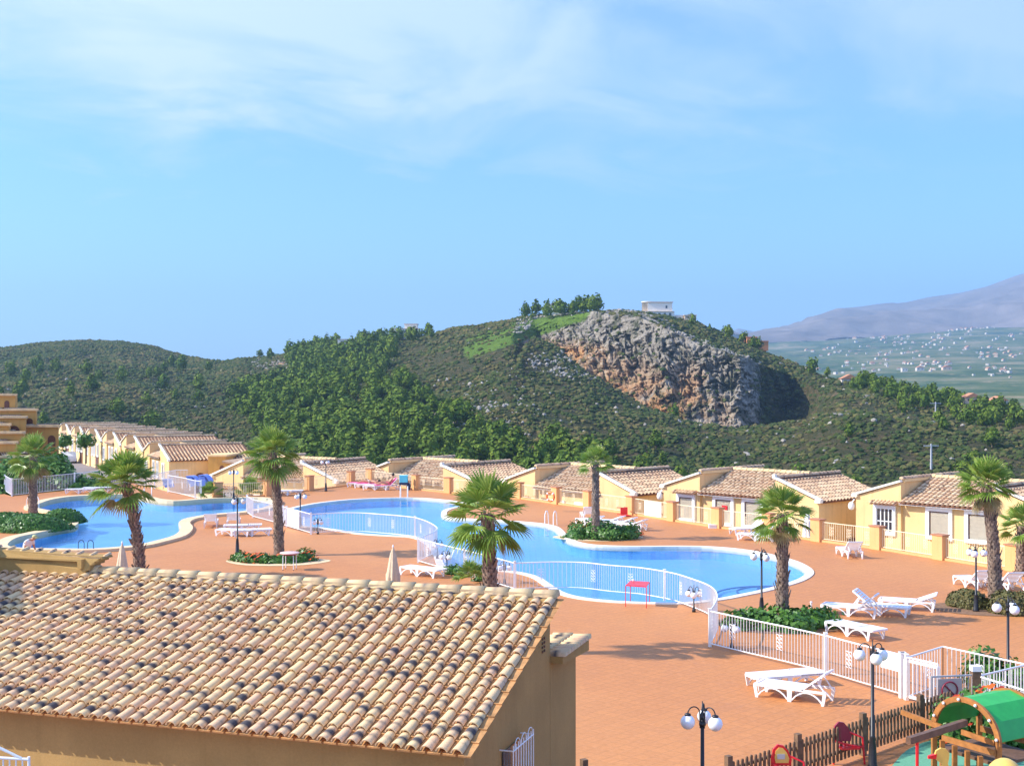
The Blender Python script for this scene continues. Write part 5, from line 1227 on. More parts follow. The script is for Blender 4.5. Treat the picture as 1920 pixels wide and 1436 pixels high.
for (u,vt,lb) in ((1829,1268,'square brown gatepost with a white cap at the end of the picket fence'),):
    b=G(u,vt+90); t=thing('gate_post',lb,'post',G(1829,1352)); a=MB(); a.box((0,0,0.62),(0.2,0.2,1.24)); a.build('post',M['wood_fence'],t); a=MB(); a.box((0,0,1.27),(0.22,0.22,0.12)); a.build('post_cap',M['white'],t)
# ------------------------------------------------------------------ picket fence of the play area
PF=[G(1366,1504.6),G(1496,1458),G(1618,1414),G(1725,1375),G(1824,1342)]
pf=thing('picket_fence','weathered brown wooden picket fence round the play area','fence',PF[0]); o=PF[0].copy()
PF=[G(1095,1512)]+PF
for i,p in enumerate(PF):
    a=MB(); a.box((p.x-o.x,p.y-o.y,0.45),(0.115,0.115,0.92),rz=0.5); a.build('post',M['wood_fence'],pf)
    if i in (0,len(PF)-1): continue
    q=PF[i+1]; L_=(q-p).length; d=(q-p).normalized(); s=Vector((d.y,-d.x,0)); a=MB(); b=MB(); n=int(L_/0.138)
    for z in (0.63,0.24): b.beam(p-o+Vector((0,0,z))-s*0.02,q-o+Vector((0,0,z))-s*0.02,0.045,0.06)
    b.build('rail',M['wood_fence'],pf)
    rz=math.atan2(d.y,d.x)
    for k in range(n):
        c=p+d*(L_*(k+0.7)/n)-o-s*-0.025; hh=0.80+random.uniform(-0.012,0.012); w_=0.036
        prof=[(-w_,0.08),(w_,0.08),(w_,hh-0.04),(w_*0.6,hh-0.008),(0,hh),(-w_*0.6,hh-0.008),(-w_,hh-0.04)]
        a.extr([c+d*x+Vector((0,0,z)) for x,z in prof],s*0.024)
    a.build('pickets',M['wood_fence'],pf)
a=MB(); pts=gp([(1640,1475),(1672,1436),(1700,1406),(1745,1387),(1820,1374),(1900,1370),(2050,1376),(2150,1480),(1900,1560)]); pts=[p+Vector((0,0,0.012)) for p in smooth_closed(pts,4)]; a.add(pts,[tuple(range(len(pts)))]); tag(a.build('rubber_floor',M['rubber'],tint=False),kind='structure')
# ------------------------------------------------------------------ play tower
FL=Vector((8.41,25.5,0)); FR=Vector((9.20,24.2,0)); fd=(FR-FL).normalized(); W_=(FR-FL).length; dd=Vector((-fd.y,fd.x,0)); D_=1.35
if dd.y<0: dd=-dd
pt=thing('play_tower','wooden climbing tower under a curved green plastic roof in the bottom right corner','play tower',FL); o=FL.copy()
def tp(a_,b_,z): return fd*a_+dd*b_+Vector((0,0,z))
for (a_,b_) in ((0,0),(W_,0),(0,D_),(W_,D_)):
    a=MB(); a.beam(tp(a_,b_,0),tp(a_,b_,1.22),0.095,0.095); a.build('post',M['wood'],pt)
zc=1.15
for b_ in (-0.03,D_+0.03):
    a=MB(); n=18; ro=W_/2+0.06; ri=W_/2-0.05
    for k in range(n):
        t0=PI*k/n; t1=PI*(k+1)/n; c0,s0,c1,s1=math.cos(t0),math.sin(t0)*0.92,math.cos(t1),math.sin(t1)*0.92
        m=W_/2; a.extr([tp(m+ro*c0,b_,zc+ro*s0),tp(m+ro*c1,b_,zc+ro*s1),tp(m+ri*c1,b_,zc+ri*s1),tp(m+ri*c0,b_,zc+ri*s0)],dd*(0.06 if b_<0.5 else -0.06))
    ar=a.build('roof_arch',M['wood'],pt)
    a=MB()
    for k in range(6): t0=PI*(k+0.3)/6; rm=(ro+ri)/2; a.ball(tp(W_/2+rm*math.cos(t0),b_-(0.03 if b_<0.5 else -0.03),zc+rm*math.sin(t0)*0.92),0.032,8)
    a.build('bolt_cap',M['white'],ar)
a=MB(); n=6; rr=W_/2+0.005
for k in range(n):
    t0=PI*(0.02+0.96*k/n); t1=PI*(0.02+0.96*(k+1)/n); m=W_/2
    f4=[tp(m+rr*math.cos(t0),0.02,zc+rr*0.94*math.sin(t0)),tp(m+rr*math.cos(t1),0.02,zc+rr*0.94*math.sin(t1))]; a.extr([f4[0],f4[1],f4[1]+Vector((0,0,0.015)),f4[0]+Vector((0,0,0.015))],dd*(D_-0.04))
a.build('roof_sheet',M['greenroof'],pt)
a=MB(); a.beam(tp(-0.75,-0.09,1.30),tp(0.25,-0.09,1.22),0.05,0.10); a.beam(tp(0.28,-0.09,1.02),tp(W_,-0.09,1.02),0.05,0.11); a.beam(tp(0.02,D_,0.95),tp(W_,D_,0.95),0.05,0.12); a.beam(tp(W_*0.45,-0.02,1.22),tp(W_*0.95,-0.02,1.18),0.04,0.10)
a.build('beam',M['wood'],pt)
a=MB(); a.box(tp(W_/2,D_/2,0.75),(W_-0.1,D_-0.1,0.06),rz=math.atan2(fd.y,fd.x)); a.build('platform',M['wood_dark'],pt)
for k in range(4): a=MB(); a.beam(tp(0.30+k*0.30,-0.12,0),tp(0.30+k*0.30,-0.12,0.98-0.03*k),0.085,0.085); a.build('baluster',M['wood'],pt)
b0=Vector((7.15,23.1,1.55))-o; b1=Vector((8.62,24.35,1.55))-o
a=MB(); a.beam(b0,b1,0.10,0.12); a.build('side_beam',M['wood_dark'],pt)
a=MB(); a.tube([b0+Vector((0.22,0.18,0)),b0+Vector((0.22,0.18,-1.55))],0.03,8); a.build('slide_pole',M['red'],pt)
for k,(x,y) in enumerate(((10.4,25.6),(10.75,25.0),(10.1,26.4))):
    t=thing('wooden_post',['square wooden post standing in the bush right of the play tower','orange-brown wooden post at the right edge beside the play tower','short wooden post behind the play tower'][k],'post',(x,y,0),0,'wooden posts by the play tower'); a=MB(); a.beam((0,0,0),(0,0,1.15-0.1*k),0.11,0.11); a.build('post',M['wood'],t); a=MB(); a.box((0,0,1.165-0.1*k),(0.12,0.12,0.03)); a.build('post_top',M['wood_dark'],t)
# duck rider
dk_=thing('spring_rider','yellow duck-shaped spring rider with a red beak below the play tower','spring rider',(8.22,24.1,0),R(180)); a=MB()
sil=[(-0.40,0.45),(0.20,0.38),(0.30,0.50),(0.27,0.64),(0.15,0.74),(0.13,0.84),(0.23,0.91),(0.27,1.0),(0.24,1.09),(0.15,1.14),(0.05,1.12),(-0.01,1.04),(0.0,0.94),(0.02,0.84),(-0.04,0.72),(-0.2,0.60),(-0.38,0.70),(-0.48,0.58)]
a.extr([(x,-0.025,z) for x,z in sil],(0,0.05,0)); a.build('body',M['yellow'],dk_)
a=MB(); a.extr([(0.23,-0.035,1.03),(0.38,-0.035,0.99),(0.39,-0.035,0.94),(0.24,-0.035,0.94)],(0,0.07,0)); a.build('beak',M['red'],dk_)
a=MB(); a.ball((0.14,-0.04,1.03),0.022,8); a.build('eye',M['black'],dk_)
a=MB(); a.tube([(0.10*math.cos(q),0.10*math.sin(q),0.02+q*0.0105) for q in np.linspace(0,PI*12,90)],0.012,5); a.build('spring',M['black'],dk_)
# yellow rounded hood at the corner
yh=thing('play_hood','rounded yellow plastic hood cut off by the bottom right corner','play equipment',(8.55,22.2,0)); a=MB(); a.ball((0,0,1.08),1,20,0,(0.34,0.34,0.42)); a.build('dome',M['yellow'],yh); a=MB(); a.tube([(0,0,0),(0,0,0.9)],0.07,10); a.build('post',M['wood'],yh)
# red rockers by the picket fence
def rocker(loc,rz,label,face):
    t=thing('rocker',label,'play rocker',loc,rz,'red rockers along the picket fence'); a=MB()
    pr=[(-0.17,0.48),(0.18,0.48),(0.20,0.60),(0.13,0.76),(0.03,0.87),(-0.08,0.89),(-0.17,0.80),(-0.20,0.62)]
    a.extr([(x,0,z) for x,z in pr],(0,0.05,0)); b=a.build('panel',M['maroon' if not face else 'red'],t)
    if face:
        a=MB(); a.extr([(x*0.72,-0.012,0.68+(z-0.68)*0.74) for x,z in pr],(0,0.012,0)); a.build('face_plate',M['yellow'],b)
        a=MB(); a.box((-0.02,-0.02,0.66),(0.15,0.012,0.10)); a.build('sticker',M['grey'],b)
    a=MB(); a.tube([(-0.19,0.02,0),(-0.19,0.02,0.62)],0.024,7); a.tube([(0.16,0.02,0.66),(0.42,-0.05,0.56),(0.46,-0.06,0.0)],0.024,7); a.tube([(-0.19,-0.03,0.50),(0.20,-0.10,0.40),(0.44,-0.06,0.36)],0.024,7); a.build('frame',M['red'],t)
    a=MB(); a.box((0.12,-0.03,0.36),(0.4,0.26,0.04)); a.build('seat',M['red'],t)
rocker(G(1466,1479),0.0,'red play rocker with a yellow face plate and grey sticker, nearest end of the fence',True)
rocker(G(1580,1431),0.15,'red and maroon play rocker in front of the middle of the picket fence',False)
# ------------------------------------------------------------------ lamps
def lamp_post(h,rg=0.125,arm=0.27,short=False):
    t=thing('street_lamp','lamp','lamp'); a=MB(); k=0.6 if short else 1.0
    a.lathe([(0.11*k,0),(0.11*k,0.06),(0.09*k,0.10),(0.075*k,0.45*h/2.2),(0.055*k,0.62*h/2.2),(0.062*k,0.64*h/2.2),(0.038*k,0.66*h/2.2),(0.032*k,h+0.05)],n=12); a.lathe([(0.055*k,0),(0.06*k,0.03),(0.055*k,0.06)],(0,0,h-0.08),10); a.lathe([(0.05*k,0),(0.055*k,0.03),(0.02*k,0.12),(0.008,0.30)],(0,0,h+0.04),8); a.build('pole',M['black'],t)
    for i in range(3):
        q=R(100+i*120); c,s=math.cos(q),math.sin(q); a=MB(); pts=[(c*0.04,s*0.04,h-0.12),(c*0.05,s*0.05,h+0.12)]
        for tt in np.linspace(0,PI,9): pts.append((c*(0.05+(arm-0.05)*(1-math.cos(tt))/2),s*(0.05+(arm-0.05)*(1-math.cos(tt))/2),h+0.14+0.115*math.sin(tt)))
        pts.append((c*arm,s*arm,h+rg)); a.tube(pts,0.0115,6); a.lathe([(0.055,0),(0.055,0.03),(0.02,0.045)],(c*arm,s*arm,h+rg*0.88),10); ao=a.build('arm',M['black'],t)
        a=MB(); a.ball((c*arm,s*arm,h),rg,18); a.build('globe',M['globe'],ao)
    return t
def L_at(u,vb,vg): b=G(u,vb); return b,8*(1-(vg-717)/(vb-717))
LMP=[(445,1037,939,'black three-globe lamp post by the loungers at the left pool',30),(611,920,866,'black three-globe lamp post alone on the paving before the left villas',80),(563,986,930,'black three-globe lamp post behind the white board by the stout palm',10),(1428,1150,1043,'black three-globe lamp post left of the palm bed right of the pool',75),(1830,1145,1036,'black three-globe lamp post in front of the brown clipped dome',20),(1636,1440,1229,'tall black three-globe lamp post behind the picket fence, nearest complete one',50),(1317,1592,1350,'black three-globe lamp cut off by the bottom edge, left of the picket fence',95),(1890,1297,1139,'black three-globe lamp post rising from the bush at the right edge',65),(438,938,885,'far black lamp post at the corner of the left pool, before the villa',0)]
for i,(u,vb,vg,lb,az) in enumerate(LMP):
    b,h=L_at(u,vb,vg); t=lamp_post(h); t.location=b; t.rotation_euler=(0,0,R(az)); t['label']=lb; t['group']='three-globe lamp posts'
SLM=[(596,1000,'knee-high three-globe garden lamp at the far pool edge inside the fence'),(820,1047,'knee-high three-globe garden lamp in the bend of the pool fence'),(838,1070,'knee-high garden lamp among plants behind the fence, left of the dwarf palm'),(946,1092,'knee-high three-globe garden lamp right of the largest palm'),(1301,1146,'knee-high three-globe garden lamp at the near pool edge inside the fence curve'),(1372,1215,'knee-high three-globe garden lamp behind the fence by the green shrubs')]
for i,(u,vb,lb) in enumerate(SLM):
    t=lamp_post(0.62,0.115,0.21,True); t.location=G(u,vb); t.rotation_euler=(0,0,i*0.7); t['label']=lb; t['group']='low three-globe garden lamps'; t.name='garden_lamp'
# small plants by the pool edge behind the fence
for k,(u,v) in enumerate(((846,1075),(862,1080),(900,1088))): shrub(G(u,v),[(0,0,0.3,0.3,0.45)],['thin green tuft behind the fence beside a garden lamp','dark tuft of leaves left of the dwarf palm','green tuft between the dwarf palm and the largest palm'][k],seed=40+k,size=0.05,dens=500,group='tufts along the pool edge')
# ------------------------------------------------------------------ loungers
def lounger(back,mat='plastic',towel=None):
    t=thing('sun_lounger','lounger','sun lounger'); H=0.33; hx=0.28; L0=-0.97; w=0.33
    ang=R(back); hl=0.72
    def prof(x): return H+0.015*math.cos(x*2.2)
    a=MB(); n=11
    for k in range(n):
        x=L0+0.06+(hx-L0-0.06)*(k+0.5)/n; a.box((x,0,prof(x)),(0.095,2*w-0.04,0.016))
    a.build('seat',M[mat],t)
    a=MB(); 
    for k in range(7):
        s=0.06+hl*(k+0.3)/7; a.box((hx+s*math.cos(ang),0,H+0.01+s*math.sin(ang)),(0.075,2*w-0.04,0.016),M=None) if back<5 else a.beam((hx+(s-0.035)*math.cos(ang),0,H+0.01+(s-0.035)*math.sin(ang)),(hx+(s+0.035)*math.cos(ang),0,H+0.01+(s+0.035)*math.sin(ang)),2*w-0.04,0.016)
    for sy in (-1,1): a.beam((hx,sy*w,H),(hx+hl*math.cos(ang),sy*w,H+hl*math.sin(ang)),0.045,0.05)
    e=hl; a.beam((hx+e*math.cos(ang),-w,H+e*math.sin(ang)),(hx+e*math.cos(ang),w,H+e*math.sin(ang)),0.05,0.05)
    if back>5: 
        for sy in (-1,1): a.beam((hx+0.45*math.cos(ang),sy*(w-0.06),H+0.45*math.sin(ang)),(hx+0.58,sy*(w-0.06),H-0.03),0.03,0.03)
    a.build('backrest',M[mat],t)
    for sy in (-1,1):
        a=MB(); a.beam((L0,sy*w,H-0.012),(hx+(hl if back<5 else 0.62),sy*w,H-0.012),0.045,0.055)
        y=sy*w
        def arch(x0,x1):
            pts=[Vector((x0+(x1-x0)*f,y,0.05+0.225*math.sin(PI*f)**0.75)) for f in np.linspace(0,1,9)]
            for p_,q_ in zip(pts[:-1],pts[1:]): a.beam(p_,q_,0.035,0.032)
        arch(L0+0.08,-0.10); arch(0.02,0.80)
        a.build('side_frame',M[mat],t)
        for (x,wd) in ((L0+0.06,0.07),(-0.04,0.10),(0.82,0.07)):
            b=MB(); sl_=0.05 if x<-0.5 else (-0.05 if x>0.5 else 0)
            b.extr([(x-wd/2,y-0.02,0),(x+wd/2,y-0.02,0),(x+wd*0.65+sl_*-1,y-0.02,H-0.03),(x-wd*0.65-sl_,y-0.02,H-0.03)],(0,0.04,0)); b.build('leg',M[mat],t)
    a=MB(); a.beam((L0,-w,H-0.01),(L0,w,H-0.01),0.06,0.05); a.beam((L0-0.03,-w*0.7,H-0.03),(L0-0.03,w*0.7,H-0.03),0.05,0.05); a.build('end_rail',M[mat],t)
    if towel:
        a=MB(); pts=[(L0+0.05,H+0.03),(hx,H+0.03)]+[(hx+hl*math.cos(ang)*f,H+0.035+hl*math.sin(ang)*f) for f in (0.5,1.0)]
        for (x0,z0),(x1,z1) in zip(pts[:-1],pts[1:]): a.beam((x0,0,z0),(x1,0,z1),2*w-0.06,0.02)
        a.build('towel',M[towel],t)
    return t
proto={0:lounger(0),38:lounger(38),22:lounger(22)}
used_=set()
LG='white plastic sun loungers on the pool terrace'
SUN_L=[(1472,1284,17,0,'flat white lounger nearest the camera, its foot end overlapping the raised one in front'),
(1492,1309,-33,38,'white lounger with raised back nearest the camera, in front of the flat one'),
(1597,1152,-28,38,'raised white lounger at the left of the trio right of the palm bed'),
(1650,1150,152,38,'raised white lounger in the middle of the trio, turned the other way'),
(1703,1141,-22,22,'low white lounger at the right of the trio, beyond the palm shadow'),
(1604,1190,-58,0,'flat white lounger alone just behind the fence, below the trio'),
(1593,1042,-87,38,'lone white lounger seen from behind on the open paving near the villas'),
(1826,1100,-80,38,'white lounger with raised back left of the right-hand palm trunk'),
(1884,1104,-82,38,'white lounger with raised back right of the right-hand palm trunk'),
(793,1078,-36,0,'flat white lounger against the fence by the folded parasol'),
(396,986,-80,38,'raised white lounger at the left end of the group by the left pool'),
(438,984,-80,38,'raised white lounger behind the two flat ones by the left pool'),
(455,994,10,0,'flat white lounger behind the black lamp post at the left pool'),
(441,1003,-14,0,'flat white lounger in front of the group, left of the lamp post'),
(472,1003,20,0,'flat white lounger at the right end of the group by the left pool'),
(150,924,8,0,'flat white lounger by the left boundary fence, left one of the pair'),
(182,921,6,0,'flat white lounger by the left boundary fence, right one of the pair'),
(541,927,4,0,'flat white lounger behind the stout palm trunk near the villa'),
(1102,972,-86,38,'raised white lounger left of the slender palm trunk'),
(1106,984,-60,22,'low white lounger just above the round hedge, left of the slender palm'),
(1140,985,-35,22,'white lounger right of the slender palm trunk, left of two alike'),
(1162,988,-35,22,'white lounger in the middle behind the round hedge'),
(1181,992,-35,22,'white lounger at the right end behind the round hedge'),
(1404,1000,18,38,'white lounger with its back raised high beside the wall pier, left of the palm crown'),
(1420,1012,-22,38,'raised white lounger in front of the one by the wall pier'),
(1446,1010,-10,0,'flat white lounger half hidden by the trunk of the bed palm')]
for (u,v,az,bk,lb) in SUN_L:
    src=proto[bk]; r=src if bk not in used_ else dup(src,(0,0,0),0)
    used_.add(bk); r.location=G(u,v); r.rotation_euler=(0,0,R(az)); r['label']=lb; r['group']=LG
for (u,v,az,bk,tw_,lb) in ((676,912,-10,0,'pink','lounger under a pink towel, leftmost of the sunbathers group'),(690,914,-12,0,'pink','lounger with a pink towel and a sunbather lying on it'),(706,917,-12,0,None,'bare white lounger between the two sunbathers'),(724,917,18,45,'pink','lounger with a raised back draped in bright pink, a sunbather sitting on it')):
    r=lounger(bk,'plastic',tw_); r.location=G(u,v); r.rotation_euler=(0,0,R(az)); r['label']=lb; r['group']='sunbathers loungers by the far pool ladder'
# ------------------------------------------------------------------ tables, chairs, parasols, ladders
rt=thing('round_table','small round pale pink table with white legs beside the flower bed','table',G(543,1067)); a=MB(); a.lathe([(0.01,0.70),(0.40,0.70),(0.42,0.715),(0.42,0.735),(0.40,0.75),(0.01,0.75)],n=28); a.build('tabletop',M['pinktop'],rt)
a=MB(); a.lathe([(0.30,0.64),(0.38,0.70),(0.30,0.70)],n=24); a.build('apron',M['maroon'],rt)
for q in (40,130,220,310):
    a=MB(); c,s=math.cos(R(q)),math.sin(R(q)); a.tube([(c*0.33,s*0.33,0.02),(c*0.32,s*0.32,0.60),(c*0.27,s*0.27,0.70)],0.018,7); a.build('leg',M['white'],rt); a=MB(); a.lathe([(0.022,0),(0.022,0.04)],(c*0.33,s*0.33,0),8); a.build('foot',M['door'],rt)
c4=[G(1173,1136),G(1212,1139),G(1218,1129),G(1182,1126.5)]; cc=sum(c4,Vector())/4; sq=thing('square_table','square red metal table on thin red legs standing by the fence post','table',cc)
a=MB(); a.extr([p-cc+Vector((0,0,0.74)) for p in c4],(0,0,0.03)); a.build('tabletop',M['red'],sq)
for p in c4: a=MB(); a.tube([p-cc,p-cc+Vector((0,0,0.74))],0.014,6); a.build('leg',M['red'],sq)
a=MB(); a.lathe([(0.03,0.77),(0.035,0.84),(0.03,0.86),(0.0,0.86)],(c4[3]-cc)*0.6,10); cu_=a.build('cup',M['white']); cu_.location=cc; tag(cu_,'small white cup left on the red table','cup')
rc=thing('red_chair','red plastic chair tipped over by the wall pier behind the slender palm','chair',G(1170,966),R(20)); a=MB()
a.box((0,0,0.30),(0.46,0.05,0.42)); a.build('seat',M['red'],rc); a=MB(); a.box((0.02,-0.28,0.06),(0.44,0.5,0.05)); a.build('backrest',M['red'],rc)
for (x,z) in ((-0.2,0.12),(0.2,0.12),(-0.2,0.5),(0.2,0.5)): a=MB(); a.beam((x,0.02,z),(x*1.15,0.46,z-0.03),0.045,0.045); a.build('leg',M['red'],rc)
bc=thing('draped_chair','dark blue high chair draped with turquoise towels near the far pool ladder','chair',G(757,918)); a=MB()
for (x,y) in ((-0.28,-0.2),(0.28,-0.2),(-0.28,0.2),(0.28,0.2)): b=MB(); b.beam((x,y,0),(x,y,1.0),0.07,0.05); b.build('leg',M['navy'],bc)
a.box((0,0,0.50),(0.66,0.5,0.16)); a.build('seat',M['navy'],bc); a=MB(); a.box((0,-0.22,0.86),(0.62,0.06,0.52)); a.box((0.0,0.05,1.10),(0.64,0.5,0.04)); a.build('towel',M['cyan'],bc)
nk=thing('beach_bag','navy bag beside the chair with the turquoise towels','bag',G(766,918)); a=MB(); a.ball((0,0,0.28),1,10,0,(0.16,0.14,0.30)); a.build('body',M['navy'],nk); a=MB(); a.tube([(-0.08,0,0.5),(0,0,0.72),(0.08,0,0.5)],0.015,5); a.build('handle',M['navy'],nk)
og=thing('inflatable','deflated orange inflatable lying on the paving behind the round hedge','pool toy',G(1190,1003)); a=MB(); a.ball((0,0,0.10),1,12,0,(0.30,0.2,0.13)); a.ball((0.25,0.1,0.07),1,10,0,(0.2,0.14,0.09)); a.build('body',M['orange'],og); a=MB(); a.tube([(0.3,0.1,0.12),(0.42,0.12,0.2),(0.5,0.1,0.05)],0.03,6); a.build('valve',M['orange'],og)
wb=thing('white_box','small white box on the paving at the foot of a wall pier','box',G(1336,989)); a=MB(); a.box((0,0,0.09),(0.42,0.26,0.18)); a.build('body',M['white'],wb); a=MB(); a.box((0,0,0.19),(0.45,0.29,0.03)); a.build('lid',M['white'],wb)
lf=thing('lifebuoy','orange lifebuoy hanging on a wall pier','lifebuoy',P(1032,930,79.6)); a=MB(); n=22; a.tube([(0.27*math.cos(2*PI*k/n),0,0.27*math.sin(2*PI*k/n)) for k in range(n+1)],0.07,8,caps=False); a.build('ring',M['orange'],lf)
for k in range(4): q=PI/4+k*PI/2; a=MB(); a.tube([(0.27*math.cos(q-0.15),0,0.27*math.sin(q-0.15)),(0.27*math.cos(q+0.15),0,0.27*math.sin(q+0.15))],0.078,8); a.build('band',M['white'],lf)
lf.rotation_euler=(0,0,-0.6)
def parasol(loc,h,label,mat='canvas',rmax=0.28):
    t=thing('parasol',label,'parasol',loc,0,'folded parasols'); a=MB(); a.tube([(0,0,0),(0,0,h)],0.025,8); a.build('pole',M['white'],t)
    n=32; a=MB(); pf_=[(0.02,h),(0.10,h-0.25),(0.19,h-0.85),(rmax*0.78,h-1.0),(rmax*0.72,h-1.25),(rmax*1.0,h-1.9)]; vs=[]
    for i,(r,z) in enumerate(pf_):
        for j in range(n):
            q=2*PI*j/n; fo=1+0.26*math.cos(q*8)*(0.2+i*0.16); vs.append((r*fo*math.cos(q),r*fo*math.sin(q),z+0.06*math.cos(q*4)*(i==3)))
    fs=[(i*n+j,i*n+(j+1)%n,(i+1)*n+(j+1)%n,(i+1)*n+j) for i in range(len(pf_)-1) for j in range(n)]; a.add(vs,fs,0,True); a.build('canopy',M[mat],t)
    a=MB(); a.lathe([(0.03,h-0.02),(0.035,h+0.03),(0.01,h+0.09)],n=8); a.build('finial',M['white'],t)
    a=MB(); a.lathe([(0.28,0),(0.28,0.06),(0.06,0.10),(0.05,0.3)],n=16); a.build('base',M['grey'],t)
parasol(G(737,1149),2.3,'folded beige parasol in front of the flat lounger, its foot hidden by the roof ridge')
parasol(G(229,1139),2.3,'folded beige parasol beside the big shaggy palm, behind the near roof')
parasol(Vector((16.2,70.2,-1.9)),3.0,'folded white parasol behind the railing right of the bed palm','white')
def ladder(loc,rz,label,mat='rail'):
    t=thing('pool_ladder',label,'pool ladder',loc,rz,'pool ladders')
    for y in (-0.25,0.25): a=MB(); a.tube([(-0.55,y,0.0),(-0.45,y,0.62),(-0.30,y,0.80),(-0.05,y,0.80),(0.12,y,0.62),(0.14,y,-0.9)],0.024,8); a.build('handrail',M[mat],t)
    a=MB()
    for z in (-0.25,-0.5): a.box((0.14,0,z),(0.08,0.5,0.03))
    a.build('step',M[mat],t)
ladder(G(757,933)+Vector((0,0.15,0)),R(-90),'white pool ladder at the far edge, below the turquoise towels')
ladder(G(1031,985)+Vector((0,0.15,0)),R(-110),'white pool ladder at the small headland of the main pool')
ladder(G(275,934)+Vector((0,0.3,0)),R(-75),'white pool ladder at the far edge of the left pool')
ladder(G(62,955)+Vector((0,0.2,0)),R(-40),'pool ladder half hidden behind the left hedge')
hp=thing('pool_ladder','dark pair of hooped ladder handles at the near edge of the left pool','pool ladder',G(163,1032)+Vector((0,-0.15,0.1)),0,'pool ladders')
for x in (-0.22,0.22):
    a=MB(); a.tube([(x+0.14*math.cos(q),0,0.28+0.16*math.sin(q)) for q in np.linspace(0,PI,9)]+[(x-0.14,0,0)],0.018,7); a.tube([(x+0.14,0,0.28),(x+0.14,0,0)],0.018,7); a.build('handrail',M['navy'],hp)
for u in (748,): pass
sw=thing('valve_post','small white stub post in the shrubs by the lounger trio','post',G(1521,1143)); a=MB(); a.tube([(0,0,0),(0,0,0.28)],0.035,8); a.build('post',M['white'],sw); a=MB(); a.lathe([(0.045,0.27),(0.045,0.31),(0.01,0.32)],n=8); a.build('cap',M['white'],sw)
# ------------------------------------------------------------------ people
def figure(name,verts,edges,radii,mat,parent=None,sub=2):
    bm=bmesh.new(); sk=bm.verts.layers.skin.verify(); vs=[bm.verts.new(v) for v in verts]
    for i,(a_,b_) in enumerate(edges): bm.edges.new((vs[a_],vs[b_]))
    for v_,r_ in zip(vs,radii): v_[sk].radius=(r_,r_) if not hasattr(r_,'__len__') else r_
    vs[0][sk].use_root=True
    me=bpy.data.meshes.new(name); bm.to_mesh(me); bm.free(); me.materials.append(mat)
    tmp=bpy.data.objects.new(name,me); COL.objects.link(tmp); m=tmp.modifiers.new('s','SKIN'); m.use_smooth_shade=True
    s=tmp.modifiers.new('u','SUBSURF'); s.levels=sub; s.render_levels=sub
    dg=bpy.context.evaluated_depsgraph_get(); me2=bpy.data.meshes.new_from_object(tmp.evaluated_get(dg)); bpy.data.objects.remove(tmp)
    me2.name=name; o=bpy.data.objects.new(name,me2); COL.objects.link(o)
    if not me2.materials: me2.materials.append(mat)
    if parent: o.parent=parent
    return o
def hands(wrist,dirv,side,mat,parent,flat=False):
    pass
# joints: pelvis, waist, chest, neck, head, top / arms / legs
def person(loc,rz,label,J,group=None,rs=1.0):
    """J: dict of joint -> (x,y,z)"""
    t=thing('person',label,'person',loc,rz,group)
    order=['pelvis','waist','chest','neck','chin','skull','shL','elL','wrL','haL','shR','elR','wrR','haR','hiL','knL','anL','toL','hiR','knR','anR','toR']
    vs=[Vector(J[k]) for k in order]
    E=[(0,1),(1,2),(2,3),(3,4),(4,5),(2,6),(6,7),(7,8),(8,9),(2,10),(10,11),(11,12),(12,13),(0,14),(14,15),(15,16),(16,17),(0,18),(18,19),(19,20),(20,21)]
    rad=[0.13,0.125,0.145,0.055,0.075,0.095,0.062,0.042,0.028,0.034,0.062,0.042,0.028,0.034,0.10,0.06,0.038,0.036,0.10,0.06,0.038,0.036]
    base=list(vs); i=len(vs)
    for (hn,wn) in ((9,8),(13,12)):           # five short fingers fanned from each palm
        d=(vs[hn]-vs[wn]).normalized(); s=d.cross(Vector((0,0,1))); s=s.normalized() if s.length>0.1 else Vector((0,1,0))
        for k in range(5):
            off=(k-2)*0.018; ln=(0.045,0.07,0.078,0.07,0.055)[k]
            if k==0: tip=vs[hn]+d*0.02+s*(-0.06)
            else: tip=vs[hn]+d*ln+s*off-Vector((0,0,0.012))
            base.append(tip); rad.append(0.0095); E.append((hn,i)); i+=1
    figure('body',base,E,rad,M['skin'],t)
    # face
    a=MB(); hd=Vector(J['skull']); ch=Vector(J['chin']); up=(hd-ch).normalized(); fw=Vector(J.get('face',(1,0,0))).normalized(); sd=up.cross(fw).normalized()
    c=ch+(hd-ch)*0.55
    for s_ in (-1,1): a.ball(c+fw*0.085+sd*0.032*s_+up*0.02,0.011,6)
    a.build('eyes',M['hair'],t)
    a=MB(); a.ball(c+fw*0.10-up*0.012,0.016,6); 
    for s_ in (-1,1): a.ball(c+sd*0.088*s_,0.022,6)
    a.build('nose_and_ears',M['skin'],t)
    a=MB(); a.beam(c+fw*0.088-up*0.05-sd*0.022,c+fw*0.088-up*0.05+sd*0.022,0.008,0.008); a.build('mouth',M['maroon'],t)
    return t
# man bending forward by the left pool
J=dict(pelvis=(0,0,0.93),waist=(0.05,0,1.06),chest=(0.20,0,1.30),neck=(0.32,0,1.42),chin=(0.39,0,1.43),skull=(0.46,0,1.50),
 shL=(0.20,0.19,1.34),elL=(0.22,0.26,1.07),wrL=(0.36,0.24,0.86),haL=(0.40,0.23,0.80),shR=(0.20,-0.19,1.34),elR=(0.16,-0.27,1.06),wrR=(0.24,-0.26,0.82),haR=(0.27,-0.25,0.74),
 hiL=(0,0.10,0.86),knL=(0.05,0.12,0.48),anL=(-0.02,0.13,0.09),toL=(0.14,0.14,0.04),hiR=(0,-0.10,0.86),knR=(0.03,-0.12,0.48),anR=(-0.06,-0.13,0.09),toR=(0.10,-0.14,0.04),face=(0.8,0,-0.5))
pm=person(G(48,1072),R(-18),'person in a white T-shirt, dark shorts and faded cap bending by the left pool',J)
